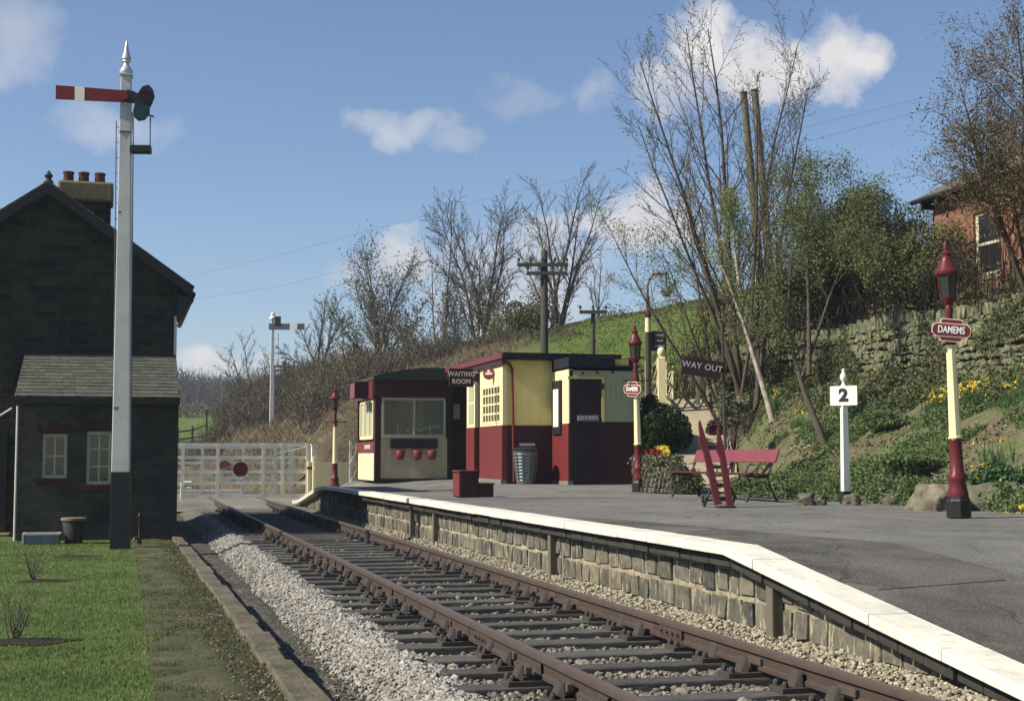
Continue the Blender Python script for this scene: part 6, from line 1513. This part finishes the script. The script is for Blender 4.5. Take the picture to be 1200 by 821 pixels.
# small flower rockery left of the path: dry stones + blossoms
q0 = atD(757, 577, 29.3); q1 = atD(811, 577, 28.8); q0.z = q1.z = .53
t = thing('flower_rockery', 'low curved stone flower bed with yellow and red blooms beside the middle lamp', 'rockery', (q0.x, q0.y, .53))
mb = MB()
for row in range(5):
    for k in range(13):
        f = (k+.5*(row % 2))/12.5; q = q0.lerp(q1, f)+V((.55*math.sin(f*PI)*-.15, -.35*math.sin(f*PI)+row*.05, 0)); w = (q1-q0).length/13
        mb.box((q.x, q.y+.25, .53+.06+row*.105), (w*.94, .28, .095), Matrix.Rotation(-.15, 3, 'Z'), .018)
build('stones', mb, m_rock, t, world=True, bev=.008)
cen = []; 
def patch(f0, f1, z0, z1, n, sp=.2):
    o_ = []
    for _ in range(n):
        f = rng.uniform(f0, f1); q = q0.lerp(q1, f); o_.append((q.x, q.y+.35+rng.normal(0, sp), rng.uniform(z0, z1)))
    return o_
leafmesh('plants', patch(-.05, .85, 1.0, 1.30, 3500)+patch(-.1, .22, .65, 1.2, 1400, .1), rng.uniform(.03, .06, 4900), m_covergrey, t, world=True)
leafmesh('yellow_blooms', patch(.42, .60, 1.28, 1.48, 350, .1), .05, m_daffodil, t, world=True)
leafmesh('red_blooms', patch(.08, .42, 1.25, 1.42, 350, .1), .045, m_redfl, t, world=True)
leafmesh('white_blooms', patch(-.1, .3, .85, 1.25, 350, .12), .035, m_pale, t, world=True)
# ground under rockery & behind
bush('grey bushy shrub behind left end of the bench', 806, 28.6, 548, .34, .38, 6000, m_leafbush, leaf=.035, kk=40)
# lawn shrubs
for (px, py, hpx_, sd, lab) in ((41, 678, 40, 71, 'bare twiggy rose bush in soil bed, middle of the lawn'), (14, 757, 55, 72, 'nearest bare twiggy bush in soil bed at the left edge of the lawn'), (80, 647, 8, 73, 'low far cut-back shrub in soil bed near the house')):
    q = G(px, py, -.15); zz_ = lawnz(q.x, q.y); D = q.length; h = hpx_/F*D
    t = thing('lawn_shrub', lab, 'shrub', (q.x, q.y, zz_)); g = TreeGen(sd)
    for _ in range(7 if hpx_ > 10 else 3):
        a = random.uniform(0, 2*PI); v = V((math.cos(a)*.45, math.sin(a)*.45, 1)).normalized()*h*random.uniform(.7, 1.1); g.branch(V((random.uniform(-.03,.03), 0, 0)), v, v.length, .007, 0, 2, dict(BARE, n=[8,4], rmin=.0022, ang=[40,40], start=[.2,.2]))
    build('stems', g.trunk, m_bark, t); build('twigs', g.twig, m_twig, t)
    m = MB(); n = 22; vs_ = [(0,0,.035)]+[(math.cos(2*PI*k/n)*.36*random.uniform(.72,1.15)+.12, math.sin(2*PI*k/n)*.22*random.uniform(.7,1.2), .006) for k in range(n)]
    m.add(vs_, [(0, 1+k, 1+(k+1) % n) for k in range(n)]); build('soil_bed', m, m_soil, t)
# ------------------------------------------------------------ sky, sun, camera
SUN_AZ_FROM = V((-math.cos(R(2)), -math.sin(R(2)), 0)); ELEV = R(40)
w = bpy.data.worlds.new('World'); sc.world = w; w.use_nodes = True; nt = w.node_tree; nt.nodes.clear()
out = nt.nodes.new('ShaderNodeOutputWorld'); bg1 = nt.nodes.new('ShaderNodeBackground'); bg2 = nt.nodes.new('ShaderNodeBackground'); mx = nt.nodes.new('ShaderNodeMixShader')
sky = nt.nodes.new('ShaderNodeTexSky'); sky.sky_type = 'NISHITA'; sky.sun_disc = False; sky.sun_elevation = ELEV
sky.sun_rotation = math.atan2(SUN_AZ_FROM.x, SUN_AZ_FROM.y); sky.air_density = 1.0; sky.dust_density = .25; sky.ozone_density = 3.0; sky.altitude = 100
tint_ = mixc(nt, 1.0, sky.outputs[0], (.90,.965,1.06), 'MULTIPLY'); lnk(nt, tint_, bg1.inputs[0]); bg1.inputs[1].default_value = .072
cs_ = nt.nodes.new('ShaderNodeTexNoise'); cs_.inputs['Scale'].default_value = 14; cs_.inputs['Detail'].default_value = 6; cc_ = ramp(nt, cs_.outputs[0], [(.35, (.66,.66,.70)), (.62, (.98,.94,.91))]); lnk(nt, cc_, bg2.inputs[0]); bg2.inputs[1].default_value = .60
tc = nt.nodes.new('ShaderNodeTexCoord')
def nz(scale, detail, seed):
    n = nt.nodes.new('ShaderNodeTexNoise'); n.inputs['Scale'].default_value = scale; n.inputs['Detail'].default_value = detail; n.inputs['Roughness'].default_value = .6
    mp = nt.nodes.new('ShaderNodeMapping'); mp.inputs['Location'].default_value = (seed, seed*.3, 0); lnk(nt, tc.outputs['Generated'], mp.inputs[0]); lnk(nt, mp.outputs[0], n.inputs[0]); return n.outputs[0]
def mth(op, a, b=None, c=None, clamp=False):
    m = nt.nodes.new('ShaderNodeMath'); m.operation = op; m.use_clamp = clamp
    for i, v in enumerate((a, b, c)):
        if v is None: continue
        if isinstance(v, (int, float)): m.inputs[i].default_value = v
        else: lnk(nt, v, m.inputs[i])
    return m.outputs[0]
def dot(vec, c):
    m = nt.nodes.new('ShaderNodeVectorMath'); m.operation = 'DOT_PRODUCT'; lnk(nt, vec, m.inputs[0]); m.inputs[1].default_value = tuple(c); return m.outputs['Value']
def warp(scale, amt, seed):
    n = nt.nodes.new('ShaderNodeTexNoise'); n.inputs['Scale'].default_value = scale; n.inputs['Detail'].default_value = 7; n.inputs['Roughness'].default_value = .62
    mp = nt.nodes.new('ShaderNodeMapping'); mp.inputs['Location'].default_value = (seed, 0, seed); lnk(nt, tc.outputs['Generated'], mp.inputs[0]); lnk(nt, mp.outputs[0], n.inputs[0])
    s1 = nt.nodes.new('ShaderNodeVectorMath'); s1.operation = 'SUBTRACT'; lnk(nt, n.outputs['Color'], s1.inputs[0]); s1.inputs[1].default_value = (.5,.5,.5)
    s2 = nt.nodes.new('ShaderNodeVectorMath'); s2.operation = 'SCALE'; lnk(nt, s1.outputs[0], s2.inputs[0]); s2.inputs['Scale'].default_value = amt
    s3 = nt.nodes.new('ShaderNodeVectorMath'); s3.operation = 'ADD'; lnk(nt, s2.outputs[0], s3.inputs[0]); lnk(nt, tc.outputs['Generated'], s3.inputs[1]); return s3.outputs[0]
WV = warp(22, .055, 5.0)
N1 = nz(16, 8, 3.1); N2 = nz(45, 6, 8.3)
nsum = mth('ADD', mth('MULTIPLY', mth('SUBTRACT', N1, .5), 2.4), mth('MULTIPLY', mth('SUBTRACT', N2, .5), .7))
total = None
clouds = [(985, 62, 42, 42, 1.0), (930, 75, 45, 28, .95), (880, 78, 60, 38, .9), (825, 55, 45, 48, .95), (795, 100, 48, 35, .6), (760, 258, 65, 38, .95), (715, 262, 35, 22, .6), (480, 148, 55, 22, .45), (535, 165, 30, 18, .3),
          (475, 300, 38, 26, .75), (430, 320, 40, 20, .4), (600, 330, 110, 60, .55), (640, 285, 50, 35, .55), (245, 432, 34, 18, .95), (300, 440, 60, 18, .5), (20, 45, 50, 50, .35), (140, 150, 60, 30, .28), (410, 440, 60, 30, .6), (-150, 430, 200, 40, .8), (1500, 350, 200, 80, .8), (690, 115, 25, 18, .22), (610, 115, 40, 16, .18)]
for (px, py, rx_, ry_, dens) in clouds:
    c = ray(px, py).normalized(); r_ = c.cross(V((0,0,1))).normalized(); u_ = r_.cross(c)
    a = mth('MULTIPLY', dot(WV, r_), F/rx_/1.1); b_ = mth('MULTIPLY', dot(WV, u_), F/ry_/1.1)
    d2 = mth('ADD', mth('MULTIPLY', a, a), mth('MULTIPLY', b_, b_)); m_ = mth('SUBTRACT', 1.0, d2)
    front = mth('GREATER_THAN', dot(tc.outputs['Generated'], c), 0.5)
    m_ = mth('MULTIPLY_ADD', nsum, 1.15, m_); m_ = mth('MULTIPLY', mth('MULTIPLY', mth('MULTIPLY_ADD', m_, .85, .22, True), min(1, dens*1.12)), front)
    total = m_ if total is None else mth('MAXIMUM', total, m_)
soft = mth('SMOOTH_MIN', total, .97, .1)
lnk(nt, soft, mx.inputs[0]); lnk(nt, bg1.outputs[0], mx.inputs[1]); lnk(nt, bg2.outputs[0], mx.inputs[2]); lnk(nt, mx.outputs[0], out.inputs[0])
ld = bpy.data.lights.new('sun', 'SUN'); ld.energy = 4.8; ld.angle = R(.5); ld.color = (1, .91, .77)
lo = bpy.data.objects.new('sun', ld); C.objects.link(lo)
sd = V((SUN_AZ_FROM.x*math.cos(ELEV), SUN_AZ_FROM.y*math.cos(ELEV), math.sin(ELEV))); lo.rotation_euler = sd.to_track_quat('Z', 'Y').to_euler(); lo.location = (-20, 20, 30)
cd = bpy.data.cameras.new('camera'); cam = bpy.data.objects.new('camera', cd); C.objects.link(cam); sc.camera = cam
cd.sensor_width = 36; cd.lens = 36*F/1200; cd.clip_end = 5000; cd.clip_start = .1
cam.location = O; cam.rotation_euler = (PI/2+PITCH, 0, -PSI)
sc.view_settings.view_transform = 'Standard'; sc.view_settings.look = 'None'; sc.view_settings.exposure = .68; sc.view_settings.gamma = 1
sc.cycles.max_bounces = 6; sc.cycles.transparent_max_bounces = 8; sc.cycles.use_denoising = True

m, nt_, b_ = nmat('haze_air'); nt_.nodes.remove(b_); pv = nt_.nodes.new('ShaderNodeVolumePrincipled'); pv.inputs['Density'].default_value = .0005
pv.inputs['Color'].default_value = (.85,.90,1,1); pv.inputs['Anisotropy'].default_value = .2; lnk(nt_, pv.outputs[0], nt_.nodes['Material Output'].inputs['Volume'])
hz = build('haze', MB().b2(-905, 905, -65, 2205, -3, 62), m); tag(hz, 'thin blue daylight haze in the valley air', None, None, 'stuff')
